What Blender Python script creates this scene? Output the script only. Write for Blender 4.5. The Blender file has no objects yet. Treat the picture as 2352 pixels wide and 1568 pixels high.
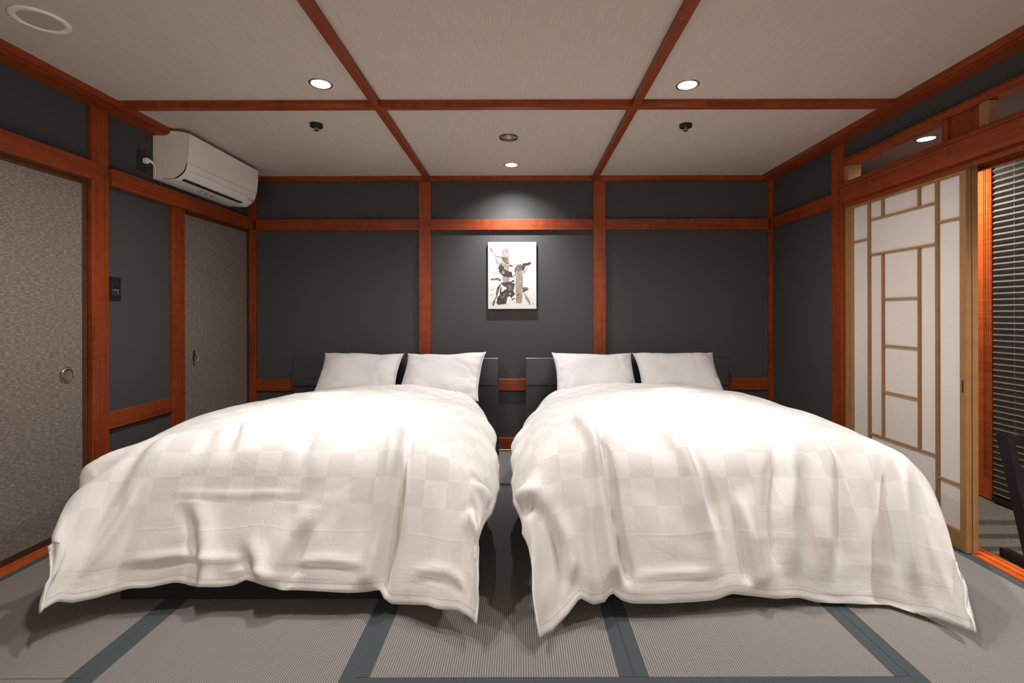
import bpy, bmesh, math, random
import numpy as np
from mathutils import Vector, Matrix

# ------------------------------------------------------------------ scene, camera, world, exposure
scene = bpy.context.scene
COL = scene.collection
FPX, CAMH, VPX, VPY = 1120.0, 1.13, 1195.0, 720.0
cam_data = bpy.data.cameras.new('camera')
cam = bpy.data.objects.new('camera', cam_data)
COL.objects.link(cam)
cam.location = (0, 0, CAMH)
cam.rotation_euler = (math.radians(90), math.radians(0.14), 0)
cam_data.sensor_width = 36.0
cam_data.sensor_fit = 'HORIZONTAL'
cam_data.lens = 36.0 * FPX / 2352
cam_data.shift_x = -(VPX - 1176) / 2352
cam_data.shift_y = -(784 - VPY) / 2352
cam_data.clip_start = 0.02
scene.camera = cam

world = bpy.data.worlds.new('night')
scene.world = world
world.use_nodes = True
bg = world.node_tree.nodes['Background']
bg.inputs[0].default_value = (0.02, 0.03, 0.05, 1)
bg.inputs[1].default_value = 0.02

vs = scene.view_settings
vs.view_transform = 'Standard'
vs.look = 'None'
vs.gamma = 1.0
vs.use_curve_mapping = False
vs.exposure = 0.38

WARM = (1.0, 0.968, 0.94)
BED_HOT, BED_W, ART_W, FOOT_FILL_W, PORCH_W, BOUNCE_FILL_W = 52.0, 9.3, 44.0, 9.0, 140.0, 260.0

# ------------------------------------------------------------------ helpers
ORG = {}


def px2w(px, py, Y):
    return ((px - VPX) * Y / FPX, Y, CAMH - (py - VPY) * Y / FPX)


def tag(o, label=None, cat=None, group=None, kind=None):
    if label:
        o['label'] = label
    if cat:
        o['category'] = cat
    if group:
        o['group'] = group
    if kind:
        o['kind'] = kind
    return o


def empty(name, loc, label=None, cat=None, group=None, kind=None):
    o = bpy.data.objects.new(name, None)
    o.empty_display_size = 0.05
    o.location = loc
    COL.objects.link(o)
    ORG[o] = Vector(loc)
    return tag(o, label, cat, group, kind)


class MB:
    def __init__(self):
        self.v = []
        self.f = []
        self.uv = None

    def box(self, x0, x1, y0, y1, z0, z1):
        b = len(self.v)
        self.v += [(x, y, z) for z in (z0, z1) for y in (y0, y1) for x in (x0, x1)]
        self.f += [tuple(b + i for i in q) for q in
                   ((0, 2, 3, 1), (4, 5, 7, 6), (0, 1, 5, 4), (2, 6, 7, 3), (0, 4, 6, 2), (1, 3, 7, 5))]
        return self

    def bbox(self, x0, x1, y0, y1, z0, z1, r=0.003):
        """box with chamfered edges"""
        bm = bmesh.new()
        bmesh.ops.create_cube(bm, size=1.0)
        for v in bm.verts:
            v.co = Vector((x0 + (v.co.x + .5) * (x1 - x0), y0 + (v.co.y + .5) * (y1 - y0), z0 + (v.co.z + .5) * (z1 - z0)))
        bmesh.ops.bevel(bm, geom=bm.edges[:], offset=r, segments=1, affect='EDGES')
        return self.add_bm(bm)

    def add_bm(self, bm, M=None):
        b = len(self.v)
        bm.verts.index_update()
        for v in bm.verts:
            c = M @ v.co if M else v.co
            self.v.append((c.x, c.y, c.z))
        for f in bm.faces:
            self.f.append(tuple(b + v.index for v in f.verts))
        bm.free()
        return self

    def lathe(self, prof, c, axis='z', n=40, sx=1.0):
        """prof: list of (radius, height); closed at ends when radius 0"""
        b = len(self.v)
        rings = []
        for r, h in prof:
            ring = []
            for k in range(1 if r < 1e-6 else n):
                a = 2 * math.pi * k / n
                p = (r * math.cos(a) * sx, r * math.sin(a), h)
                if axis == 'x':
                    p = (h, p[0], p[1])
                elif axis == 'y':
                    p = (p[0], h, p[1])
                ring.append(len(self.v))
                self.v.append((c[0] + p[0], c[1] + p[1], c[2] + p[2]))
            rings.append(ring)
        for A, B in zip(rings, rings[1:]):
            for k in range(n):
                k2 = (k + 1) % n
                if len(A) == 1 and len(B) == 1:
                    continue
                if len(A) == 1:
                    self.f.append((A[0], B[k], B[k2]))
                elif len(B) == 1:
                    self.f.append((A[k], B[0], A[k2]))
                else:
                    self.f.append((A[k], B[k], B[k2], A[k2]))
        return self

    def tube(self, pts, r, n=8):
        pts = [Vector(p) for p in pts]
        b0 = len(self.v)
        up = Vector((0.123, 0.97, 0.21)).normalized()
        for i, p in enumerate(pts):
            d = (pts[min(i + 1, len(pts) - 1)] - pts[max(i - 1, 0)]).normalized()
            u = d.cross(up)
            if u.length < 1e-3:
                u = d.cross(Vector((1, 0, 0)))
            u.normalize()
            w = d.cross(u)
            rr = r[i] if isinstance(r, (list, tuple)) else r
            for k in range(n):
                a = 2 * math.pi * k / n
                q = p + (u * math.cos(a) + w * math.sin(a)) * rr
                self.v.append(tuple(q))
        for i in range(len(pts) - 1):
            for k in range(n):
                k2 = (k + 1) % n
                self.f.append((b0 + i * n + k, b0 + i * n + k2, b0 + (i + 1) * n + k2, b0 + (i + 1) * n + k))
        self.f.append(tuple(b0 + k for k in range(n))[::-1])
        self.f.append(tuple(b0 + (len(pts) - 1) * n + k for k in range(n)))
        return self

    def prism(self, poly, axis, a0, a1):
        """extrude a 2-D polygon along an axis. axis 'x': poly=(y,z); 'y': (x,z); 'z': (x,y)"""
        b = len(self.v)
        n = len(poly)
        for a in (a0, a1):
            for p in poly:
                self.v.append({'x': (a, p[0], p[1]), 'y': (p[0], a, p[1]), 'z': (p[0], p[1], a)}[axis])
        self.f.append(tuple(b + i for i in range(n))[::-1])
        self.f.append(tuple(b + n + i for i in range(n)))
        for i in range(n):
            j = (i + 1) % n
            self.f.append((b + i, b + j, b + n + j, b + n + i))
        return self

    def bar(self, p0, p1, w, t, side=Vector((1, 0, 0))):
        """rectangular bar from p0 to p1; w along side, t perpendicular"""
        p0, p1 = Vector(p0), Vector(p1)
        d = (p1 - p0).normalized()
        s = (side - d * side.dot(d)).normalized()
        q = d.cross(s)
        b = len(self.v)
        for p in (p0, p1):
            for a, c in ((-1, -1), (1, -1), (1, 1), (-1, 1)):
                self.v.append(tuple(p + s * a * w / 2 + q * c * t / 2))
        self.f += [(b, b + 1, b + 2, b + 3), (b + 7, b + 6, b + 5, b + 4)]
        for i in range(4):
            j = (i + 1) % 4
            self.f.append((b + j, b + i, b + i + 4, b + j + 4))
        return self

    def build(self, name, mat, parent=None, smooth=False, fix=True, center=None):
        """vertices are in world space; origin goes to parent's origin, or to the box centre"""
        V = np.array(self.v, dtype=float)
        if parent is not None:
            org = ORG[parent]
        elif center is not None:
            org = Vector(center)
        else:
            lo, hi = V.min(0), V.max(0)
            org = Vector(((lo[0] + hi[0]) / 2, (lo[1] + hi[1]) / 2, lo[2]))
        V = V - np.array(org)
        me = bpy.data.meshes.new(name)
        me.from_pydata([tuple(p) for p in V], [], self.f)
        if fix:
            bm = bmesh.new()
            bm.from_mesh(me)
            bmesh.ops.recalc_face_normals(bm, faces=bm.faces[:])
            bm.to_mesh(me)
            bm.free()
        if mat:
            me.materials.append(mat)
        if smooth:
            me.shade_smooth()
            if smooth == 'auto':
                me.set_sharp_from_angle(angle=math.radians(35))
        o = bpy.data.objects.new(name, me)
        COL.objects.link(o)
        if parent is not None:
            o.parent = parent
        else:
            o.location = org
        ORG[o] = org.copy()
        return o


def copy_tree(o, shift, label=None):
    def rec(src, par):
        c = src.copy()
        COL.objects.link(c)
        if par is not None:
            c.parent = par
        for ch in src.children:
            rec(ch, c)
        return c
    r = rec(o, None)
    r.location = Vector(o.location) + Vector(shift)
    if label:
        r['label'] = label
    return r


# ------------------------------------------------------------------ materials
def new_mat(name):
    m = bpy.data.materials.new(name)
    m.use_nodes = True
    nt = m.node_tree
    return m, nt, nt.nodes['Principled BSDF']


def N(nt, t, **kw):
    n = nt.nodes.new(t)
    for k, v in kw.items():
        if k in n.inputs:
            n.inputs[k].default_value = v
        else:
            setattr(n, k, v)
    return n


def coords(nt, scale, kind='Object', rot=(0, 0, 0)):
    tc = nt.nodes.new('ShaderNodeTexCoord')
    mp = nt.nodes.new('ShaderNodeMapping')
    mp.inputs['Scale'].default_value = scale
    mp.inputs['Rotation'].default_value = rot
    nt.links.new(tc.outputs[kind], mp.inputs['Vector'])
    return mp.outputs['Vector']


def ramp(nt, fac, stops):
    r = nt.nodes.new('ShaderNodeValToRGB')
    e = r.color_ramp.elements
    while len(e) < len(stops):
        e.new(0.5)
    for i, (p, c) in enumerate(stops):
        e[i].position = p
        e[i].color = (c[0], c[1], c[2], 1)
    nt.links.new(fac, r.inputs['Fac'])
    return r.outputs['Color']


def bump(nt, b, height, strength=0.3, dist=0.002):
    n = nt.nodes.new('ShaderNodeBump')
    n.inputs['Strength'].default_value = strength
    n.inputs['Distance'].default_value = dist
    nt.links.new(height, n.inputs['Height'])
    nt.links.new(n.outputs['Normal'], b.inputs['Normal'])


def plain(name, col, rough=0.5, metal=0.0, spec=0.5, noise=0.0):
    m, nt, b = new_mat(name)
    b.inputs['Base Color'].default_value = (*col, 1)
    b.inputs['Roughness'].default_value = rough
    b.inputs['Metallic'].default_value = metal
    b.inputs['Specular IOR Level'].default_value = spec
    if noise:
        nn = N(nt, 'ShaderNodeTexNoise', Scale=30.0, Detail=4.0)
        nt.links.new(coords(nt, (1, 1, 1)), nn.inputs['Vector'])
        c = ramp(nt, nn.outputs['Fac'], [(0.3, tuple(x * (1 - noise) for x in col)), (0.7, tuple(x * (1 + noise) for x in col))])
        nt.links.new(c, b.inputs['Base Color'])
    return m


def wood(name, axis, dark, light, rough=0.42, fine=60.0, sheen=0.3):
    m, nt, b = new_mat(name)
    sc = [fine, fine, fine]
    sc['xyz'.index(axis)] = 1.6
    n1 = N(nt, 'ShaderNodeTexNoise', Scale=1.0, Detail=5.0, Roughness=0.65)
    nt.links.new(coords(nt, sc), n1.inputs['Vector'])
    sc2 = [16.0, 16.0, 16.0]
    sc2['xyz'.index(axis)] = 26.0
    n2 = N(nt, 'ShaderNodeTexNoise', Scale=1.0, Detail=2.0)
    nt.links.new(coords(nt, sc2), n2.inputs['Vector'])
    n3 = N(nt, 'ShaderNodeTexNoise', Scale=1.7, Detail=2.0)
    nt.links.new(coords(nt, (1, 1, 1)), n3.inputs['Vector'])
    m1 = N(nt, 'ShaderNodeMix', data_type='FLOAT')
    m1.inputs[0].default_value = 0.3
    nt.links.new(n1.outputs['Fac'], m1.inputs[2])
    nt.links.new(n2.outputs['Fac'], m1.inputs[3])
    m2 = N(nt, 'ShaderNodeMix', data_type='FLOAT')
    m2.inputs[0].default_value = 0.3
    nt.links.new(m1.outputs[0], m2.inputs[2])
    nt.links.new(n3.outputs['Fac'], m2.inputs[3])
    c = ramp(nt, m2.outputs[0], [(0.32, dark), (0.66, light)])
    nt.links.new(c, b.inputs['Base Color'])
    b.inputs['Roughness'].default_value = rough
    b.inputs['Specular IOR Level'].default_value = sheen
    bump(nt, b, n1.outputs['Fac'], 0.15, 0.001)
    return m


RD, RL = (0.105, 0.016, 0.005), (0.36, 0.066, 0.014)
WX = wood('red wood along x', 'x', RD, RL)
WY = wood('red wood along y', 'y', RD, RL)
WZ = wood('red wood along z', 'z', RD, RL)
SX = wood('bright sill wood', 'y', (0.42, 0.06, 0.012), (0.80, 0.17, 0.035), rough=0.25)
PZ = wood('pale cedar upright', 'z', (0.25, 0.125, 0.045), (0.40, 0.215, 0.085), rough=0.55)
PY = wood('pale cedar rail', 'y', (0.25, 0.125, 0.045), (0.40, 0.215, 0.085), rough=0.55)
KZ = wood('lattice upright', 'z', (0.24, 0.125, 0.05), (0.34, 0.19, 0.08), rough=0.6)
KY = wood('lattice bar', 'y', (0.30, 0.16, 0.06), (0.45, 0.25, 0.10), rough=0.6)
DBZ = wood('dark lacquered frame', 'z', (0.05, 0.018, 0.008), (0.12, 0.05, 0.02), rough=0.35)
DBY = wood('dark lacquered rail', 'y', (0.05, 0.018, 0.008), (0.12, 0.05, 0.02), rough=0.35)
LWZ = wood('unstained end grain', 'z', (0.26, 0.13, 0.065), (0.38, 0.20, 0.10), rough=0.6)
BLK = wood('black ash', 'x', (0.022, 0.022, 0.024), (0.060, 0.061, 0.064), rough=0.36, fine=120.0, sheen=0.6)
CHB = wood('espresso wood', 'z', (0.010, 0.007, 0.008), (0.022, 0.016, 0.017), rough=0.4)


def weave(name, col, var, sc=(420, 420, 420), bs=0.25, rough=0.9, spec=0.1, streak=None):
    m, nt, b = new_mat(name)
    n1 = N(nt, 'ShaderNodeTexNoise', Scale=1.0, Detail=2.0, Roughness=0.6)
    nt.links.new(coords(nt, sc), n1.inputs['Vector'])
    fac = n1.outputs['Fac']
    if streak:
        sw = .8 if var > .4 else .55
        n2 = N(nt, 'ShaderNodeTexNoise', Scale=1.0, Detail=3.0, Roughness=0.7)
        nt.links.new(coords(nt, streak), n2.inputs['Vector'])
        mx = N(nt, 'ShaderNodeMix', data_type='FLOAT')
        mx.inputs[0].default_value = sw
        nt.links.new(fac, mx.inputs[2])
        nt.links.new(n2.outputs['Fac'], mx.inputs[3])
        fac = mx.outputs[0]
    lo = tuple(c * (1 - var) for c in col)
    hi = tuple(min(1, c * (1 + var)) for c in col)
    if streak and var > .4:
        cr_ = ramp(nt, fac, [(0.36, tuple(c * .62 for c in col)), (0.52, col), (0.68, tuple(c * 2.1 for c in col))])
    else:
        cr_ = ramp(nt, fac, [(0.35, lo), (0.65, hi)])
    nt.links.new(cr_, b.inputs['Base Color'])
    b.inputs['Roughness'].default_value = rough
    b.inputs['Specular IOR Level'].default_value = spec
    bump(nt, b, fac, bs, 0.001)
    return m


WALL = weave('charcoal wall cloth', (0.066, 0.065, 0.063), 0.16, (500, 500, 500), 0.3, spec=0.2)
CEIL = weave('taupe ceiling cloth', (0.58, 0.495, 0.435), 0.15, (600, 600, 300), 0.3, streak=(230, 7, 100))
FUS = weave('flecked door cloth', (0.20, 0.170, 0.145), 0.62, (260, 260, 260), 0.35, streak=(60, 44, 330), rough=0.8, spec=0.3)
PORCHC = weave('grey porch paper', (0.22, 0.20, 0.18), 0.06)
HERI = weave('blue grey edging tape', (0.060, 0.073, 0.078), 0.30, (900, 900, 900), 0.4, spec=0.3)
CARPET = weave('porch carpet', (0.125, 0.108, 0.085), 0.55, (260, 260, 260), 0.8)
PLASTER = plain('rear wall paper', (0.66, 0.60, 0.54), 0.9)


def tatami(name, axis):
    m, nt, b = new_mat(name)
    v = coords(nt, (1, 1, 1), 'UV')
    w = N(nt, 'ShaderNodeTexWave', Scale=1.0, Distortion=0.15, wave_type='BANDS', bands_direction='X')
    mp = nt.nodes.new('ShaderNodeMapping')
    mp.inputs['Scale'].default_value = (40.3, 1, 1)
    nt.links.new(v, mp.inputs['Vector'])
    nt.links.new(mp.outputs['Vector'], w.inputs['Vector'])
    w2 = N(nt, 'ShaderNodeTexWave', Scale=1.0, Distortion=1.0, wave_type='BANDS', bands_direction='Y')
    w2.inputs['Detail Scale'].default_value = 2.0
    mp2 = nt.nodes.new('ShaderNodeMapping')
    mp2.inputs['Scale'].default_value = (1, 75, 1)
    nt.links.new(v, mp2.inputs['Vector'])
    nt.links.new(mp2.outputs['Vector'], w2.inputs['Vector'])
    n = N(nt, 'ShaderNodeTexNoise', Scale=1.0, Detail=3.0)
    mp3 = nt.nodes.new('ShaderNodeMapping')
    mp3.inputs['Scale'].default_value = (150, 400, 1)
    nt.links.new(v, mp3.inputs['Vector'])
    nt.links.new(mp3.outputs['Vector'], n.inputs['Vector'])
    mul = N(nt, 'ShaderNodeMath', operation='MULTIPLY_ADD')
    nt.links.new(w2.outputs['Fac'], mul.inputs[0])
    mul.inputs[1].default_value = 0.22
    nt.links.new(w.outputs['Fac'], mul.inputs[2])
    mul2 = N(nt, 'ShaderNodeMath', operation='MULTIPLY_ADD')
    nt.links.new(n.outputs['Fac'], mul2.inputs[0])
    mul2.inputs[1].default_value = 0.5
    nt.links.new(mul.outputs[0], mul2.inputs[2])
    sc_ = N(nt, 'ShaderNodeMath', operation='MULTIPLY')
    nt.links.new(mul2.outputs[0], sc_.inputs[0])
    sc_.inputs[1].default_value = 0.66
    c = ramp(nt, sc_.outputs[0], [(0.14, (0.115, 0.104, 0.096)), (0.60, (0.205, 0.188, 0.175)), (0.95, (0.37, 0.343, 0.322))])
    nt.links.new(c, b.inputs['Base Color'])
    b.inputs['Roughness'].default_value = 0.75
    b.inputs['Specular IOR Level'].default_value = 0.25
    bump(nt, b, mul2.outputs[0], 0.6, 0.0015)
    return m


TAT = tatami('woven paper matting', 'y')


def duvet_mat():
    m, nt, b = new_mat('checked cotton sateen')
    v = coords(nt, (1, 1, 1), 'UV')
    ch = N(nt, 'ShaderNodeTexChecker', Scale=10.0)
    ch.inputs['Color1'].default_value = (0.80, 0.775, 0.74, 1)
    ch.inputs['Color2'].default_value = (0.728, 0.703, 0.676, 1)
    nt.links.new(v, ch.inputs['Vector'])
    sep = nt.nodes.new('ShaderNodeSeparateXYZ')
    nt.links.new(v, sep.inputs[0])
    mr = N(nt, 'ShaderNodeMapRange')
    nt.links.new(sep.outputs['Y'], mr.inputs['Value'])
    mr.inputs['From Min'].default_value = 0.17
    mr.inputs['From Max'].default_value = 0.34
    mx = N(nt, 'ShaderNodeMix', data_type='RGBA')
    nt.links.new(mr.outputs[0], mx.inputs[0])
    mx.inputs[6].default_value = (0.755, 0.73, 0.70, 1)
    nt.links.new(ch.outputs['Color'], mx.inputs[7])
    # stitch line along the hem, driven by the border distance attribute
    at = N(nt, 'ShaderNodeAttribute', attribute_name='edge')
    line = N(nt, 'ShaderNodeMath', operation='COMPARE')
    nt.links.new(at.outputs['Fac'], line.inputs[0])
    line.inputs[1].default_value = 0.026
    line.inputs[2].default_value = 0.0016
    mx2 = N(nt, 'ShaderNodeMix', data_type='RGBA')
    nt.links.new(line.outputs[0], mx2.inputs[0])
    nt.links.new(mx.outputs[2], mx2.inputs[6])
    mx2.inputs[7].default_value = (0.60, 0.57, 0.54, 1)
    nt.links.new(mx2.outputs[2], b.inputs['Base Color'])
    b.inputs['Roughness'].default_value = 0.62
    b.inputs['Specular IOR Level'].default_value = 0.25
    b.inputs['Sheen Weight'].default_value = 0.15
    # fine creases
    n = N(nt, 'ShaderNodeTexNoise', Scale=7.0, Detail=5.0, Roughness=0.55, Distortion=1.2)
    nt.links.new(v, n.inputs['Vector'])
    n2 = N(nt, 'ShaderNodeTexNoise', Scale=1.0, Detail=4.0, Roughness=0.6, Distortion=0.6)
    mp = nt.nodes.new('ShaderNodeMapping')
    mp.inputs['Scale'].default_value = (5, 38, 1)
    nt.links.new(v, mp.inputs['Vector'])
    nt.links.new(mp.outputs['Vector'], n2.inputs['Vector'])
    low = N(nt, 'ShaderNodeMapRange')
    nt.links.new(sep.outputs['Y'], low.inputs['Value'])
    low.inputs['From Min'].default_value = 0.22
    low.inputs['From Max'].default_value = 0.03
    mm = N(nt, 'ShaderNodeMath', operation='MULTIPLY')
    nt.links.new(n2.outputs['Fac'], mm.inputs[0])
    nt.links.new(low.outputs[0], mm.inputs[1])
    ad = N(nt, 'ShaderNodeMath', operation='MULTIPLY_ADD')
    nt.links.new(mm.outputs[0], ad.inputs[0])
    ad.inputs[1].default_value = 1.0
    nt.links.new(n.outputs['Fac'], ad.inputs[2])
    # pressed fold lines left by ironing
    def press(sock, at_, amp):
        nz = N(nt, 'ShaderNodeTexNoise', Scale=3.0, Detail=1.0)
        nt.links.new(v, nz.inputs['Vector'])
        a_ = N(nt, 'ShaderNodeMath', operation='MULTIPLY_ADD')
        nt.links.new(nz.outputs['Fac'], a_.inputs[0])
        a_.inputs[1].default_value = .03
        nt.links.new(sock, a_.inputs[2])
        b_ = N(nt, 'ShaderNodeMath', operation='SUBTRACT')
        nt.links.new(a_.outputs[0], b_.inputs[0])
        b_.inputs[1].default_value = at_ + .015
        c_ = N(nt, 'ShaderNodeMath', operation='ABSOLUTE')
        nt.links.new(b_.outputs[0], c_.inputs[0])
        d_ = N(nt, 'ShaderNodeMapRange', interpolation_type='SMOOTHSTEP')
        nt.links.new(c_.outputs[0], d_.inputs['Value'])
        d_.inputs['From Min'].default_value = .007
        d_.inputs['From Max'].default_value = .0
        d_.inputs['To Max'].default_value = amp
        return d_.outputs[0]
    tot = ad.outputs[0]
    for sock, at_, amp in ((sep.outputs['Y'], .205, .11), (sep.outputs['X'], 1.66, .06), (sep.outputs['X'], 2.30, .06), (sep.outputs['Y'], .62, .05)):
        pl_ = N(nt, 'ShaderNodeMath', operation='ADD')
        nt.links.new(tot, pl_.inputs[0])
        nt.links.new(press(sock, at_, amp), pl_.inputs[1])
        tot = pl_.outputs[0]
    bump(nt, b, tot, 0.34, 0.009)
    return m


DUV = duvet_mat()


def cotton(name, col):
    m, nt, b = new_mat(name)
    n = N(nt, 'ShaderNodeTexNoise', Scale=9.0, Detail=5.0, Roughness=0.55, Distortion=1.5)
    nt.links.new(coords(nt, (1, 1, 1)), n.inputs['Vector'])
    b.inputs['Base Color'].default_value = (*col, 1)
    b.inputs['Roughness'].default_value = 0.65
    b.inputs['Specular IOR Level'].default_value = 0.25
    b.inputs['Sheen Weight'].default_value = 0.15
    bump(nt, b, n.outputs['Fac'], 0.45, 0.010)
    return m


PIL = cotton('pillow cotton', (0.60, 0.57, 0.55))
SHEET = plain('dark mattress cloth', (0.02, 0.02, 0.022), 0.9)  # one even near-black on the mattress block; no skirt is modelled
BLACK = plain('matt black plastic', (0.012, 0.012, 0.013), 0.4)
BLACKB = plain('black cloth base', (0.010, 0.010, 0.011), 0.9)
WHITEP = plain('white plastic', (0.86, 0.83, 0.79), 0.38)
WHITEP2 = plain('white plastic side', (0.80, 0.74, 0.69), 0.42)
SLOT = plain('dark slot', (0.02, 0.018, 0.015), 0.6)  # near-black for the vent opening and the switch and socket inserts
GREYP = plain('grey print', (0.16, 0.15, 0.14), 0.6)
GREYW = plain('grey sensor window', (0.32, 0.30, 0.28), 0.3)
BEIGE = plain('beige speaker cloth', (0.46, 0.41, 0.32), 0.9, noise=0.05)
CHROME = plain('polished metal', (0.75, 0.72, 0.66), 0.18, 1.0)
PEWTER = plain('aged pewter', (0.42, 0.36, 0.27), 0.3, 1.0, noise=0.2)
DBRONZE = plain('dark bronze', (0.10, 0.085, 0.06), 0.35, 0.8)
CUP = plain('brown metal cup', (0.20, 0.155, 0.11), 0.45, 0.4)
BRUSH = plain('dark nickel', (0.10, 0.085, 0.075), 0.3, 0.6)
CANVAS = plain('painting paper', (0.66, 0.645, 0.61), 0.8)
INK1 = plain('pale ink wash', (0.31, 0.245, 0.20), 0.8, noise=0.25)
INK2 = plain('dark ink', (0.05, 0.038, 0.032), 0.8, noise=0.5)
INK3 = plain('middle ink', (0.14, 0.105, 0.088), 0.8, noise=0.4)
SEAL = plain('vermilion seal', (0.75, 0.16, 0.07), 0.8)
PLEAT = plain('dark pleated cloth', (0.125, 0.115, 0.10), 0.75, spec=0.3, noise=0.1)
BEAD = plain('black bead', (0.01, 0.01, 0.012), 0.3)
CORD = plain('grey cord', (0.45, 0.42, 0.38), 0.7)
CUSH = weave('patterned cushion cloth', (0.36, 0.32, 0.26), 0.8, (120, 120, 120), 0.4)

m, nt, b = new_mat('backed shoji paper')
b.inputs['Base Color'].default_value = (0.74, 0.66, 0.61, 1)
b.inputs['Roughness'].default_value = 0.9
b.inputs['Specular IOR Level'].default_value = 0.1
nn = N(nt, 'ShaderNodeTexNoise', Scale=90.0, Detail=5.0)
nt.links.new(coords(nt, (1, 1, 1)), nn.inputs['Vector'])
nt.links.new(ramp(nt, nn.outputs['Fac'], [(0.35, (0.72, 0.655, 0.61)), (0.65, (0.75, 0.685, 0.64))]), b.inputs['Base Color'])
PAPER = m

m, nt, b = new_mat('night glass')
b.inputs['Base Color'].default_value = (0.01, 0.012, 0.015, 1)
b.inputs['Roughness'].default_value = 0.05
b.inputs['Transmission Weight'].default_value = 0.6
GLASS = m


def glow(name, col, s):
    m, nt, b = new_mat(name)
    b.inputs['Base Color'].default_value = (0.8, 0.8, 0.8, 1)
    b.inputs['Emission Color'].default_value = (*col, 1)
    b.inputs['Emission Strength'].default_value = s
    return m


LENS = glow('lit diffuser', (1.0, 0.93, 0.86), 9.0)

# ------------------------------------------------------------------ structure: dimensions
D = 4.043          # rear wall plane
XL, XR = -2.235, 2.085   # wall cloth planes
ZC = 2.262         # ceiling height
YF = -1.6          # wall behind the camera
PX0, PX1 = 2.20, 2.90    # porch
tr = [0]


def trim(mb, mat, label, cat='trim', **kw):
    tr[0] += 1
    o = mb.build('trim_%d' % tr[0], mat, **kw)
    return tag(o, label, cat, kind='structure')


# floor with mats as parts
fl = MB().box(-2.45, 3.0, YF - .1, D + .2, -0.12, -0.055).build('floor', PLASTER)
tag(fl, 'floor of the bedroom covered in grey woven mats', 'floor', kind='structure')


def mat_piece(x0, x1, y0, y1, along, borders):
    g = 0.0008
    x0 += g; x1 -= g; y0 += g; y1 -= g
    bw = 0.045
    mb = MB().bbox(x0, x1, y0, y1, -0.055, 0.0, 0.0015)
    o = mb.build('tatami_mat', TAT, fl)
    uvl = o.data.uv_layers.new(name='UVMap')
    org = ORG[fl]
    for lp in o.data.loops:
        c = o.data.vertices[lp.vertex_index].co + org
        uvl.data[lp.index].uv = (c.x, c.y) if along == 'y' else (c.y, c.x)
    for side in borders:
        e = 0.0
        t = (0.0, 0.0012)
        if side == 'l':
            q = (x0, x0 + bw, y0, y1)
        elif side == 'r':
            q = (x1 - bw, x1, y0, y1)
        elif side == 'n':
            q = (x0, x1, y0, y0 + bw)
        else:
            q = (x0, x1, y1 - bw, y1)
        MB().bbox(q[0] + e, q[1] - e, q[2] + e, q[3] - e, t[0], t[1], 0.0004).build('mat_border', HERI, o)


TX = [-2.25, -1.366, -0.517, 0.352, 1.2076, 2.10]
for i in range(5):
    if i in (0, 4):
        cuts = [-1.6, 0.0, 1.515 if i == 0 else 0.9, 3.204]
    elif i == 1:
        cuts = [-1.6, -0.2, 1.4, 3.204]
    else:
        cuts = [1.515, 3.204]
    for a, c in zip(cuts, cuts[1:]):
        mat_piece(TX[i], TX[i + 1], a, c, 'y', 'lr')
mat_piece(TX[2], TX[4], 0.665, 1.515, 'x', 'nf')
mat_piece(TX[2], TX[3], -1.6, 0.665, 'y', 'lr')
mat_piece(TX[3], TX[4], -1.6, 0.665, 'y', 'lr')
mat_piece(TX[0], -0.05, 3.204, D, 'x', 'nf')
mat_piece(-0.05, TX[5], 3.204, D, 'x', 'nf')

pf = MB().box(2.20, 2.95, YF, D + .1, -0.055, -0.004).build('floor_porch', CARPET)
tag(pf, 'brown grey carpet floor of the porch beyond the sliding screens', 'floor', kind='structure')

# ceilings
o = MB().box(-2.45, 2.2, YF - .1, D + .1, ZC, ZC + .05).build('ceiling', CEIL)
tag(o, 'taupe cloth ceiling over the beds', 'ceiling', kind='structure')
o = MB().box(2.2, 3.0, YF - .1, D + .1, 2.20, 2.30).build('ceiling_porch', PORCHC)
tag(o, 'grey ceiling of the porch seen through the transom', 'ceiling', kind='structure')

# walls
o = MB().box(-2.45, 2.2, D, D + .1, -0.055, ZC).build('wall_back', WALL)
tag(o, 'charcoal cloth wall behind the two headboards', 'wall', kind='structure')
wl = MB()
wl.box(XL - .12, XL, 2.57, 3.18, -0.055, ZC)          # between the doors
wl.box(XL - .12, XL, YF, 2.57, 1.87, ZC)
wl.box(XL - .12, XL, 3.18, D, 1.87, ZC)
wl.box(XL - .20, XL - .10, YF, D, -0.055, 1.87)
o = wl.build('wall_left', WALL)
tag(o, 'charcoal cloth wall on the left with two sliding doors', 'wall', kind='structure')
wr = MB()
wr.box(XR, XR + .09, 3.20, D, -0.055, ZC)
wr.box(XR, XR + .05, YF, 3.20, 2.09, ZC)
o = wr.build('wall_right', WALL)
tag(o, 'charcoal cloth wall on the right above and beside the screens', 'wall', kind='structure')
o = MB().box(-2.45, 3.0, YF - .1, YF, -0.055, ZC + .05).build('wall_front', PLASTER)
tag(o, 'plain wall behind the viewer', 'wall', kind='structure')
o = MB().box(2.175, 2.19, 3.2, D + .1, -0.055, 2.2).build('wall_porch_side', PORCHC)
tag(o, 'porch side of the bedroom wall', 'wall', kind='structure')
o = MB().box(2.19, 3.0, 4.05, 4.1, -0.055, 2.2).build('wall_porch_end', PORCHC)
tag(o, 'grey end wall of the porch', 'wall', kind='structure')
ow = MB()
ow.box(2.93, 3.0, 3.10, 4.05, -.055, 2.2)
ow.box(2.93, 3.0, YF, 3.10, 2.06, 2.2)
o = ow.build('wall_porch_outer', PORCHC)
tag(o, 'outer porch wall around the window', 'wall', kind='structure')

# ceiling edge mouldings (stepped section) and ribs
def mould(poly_axis, a0, a1, pts, mat, label):
    trim(MB().prism(pts, poly_axis, a0, a1), mat, label)


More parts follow.
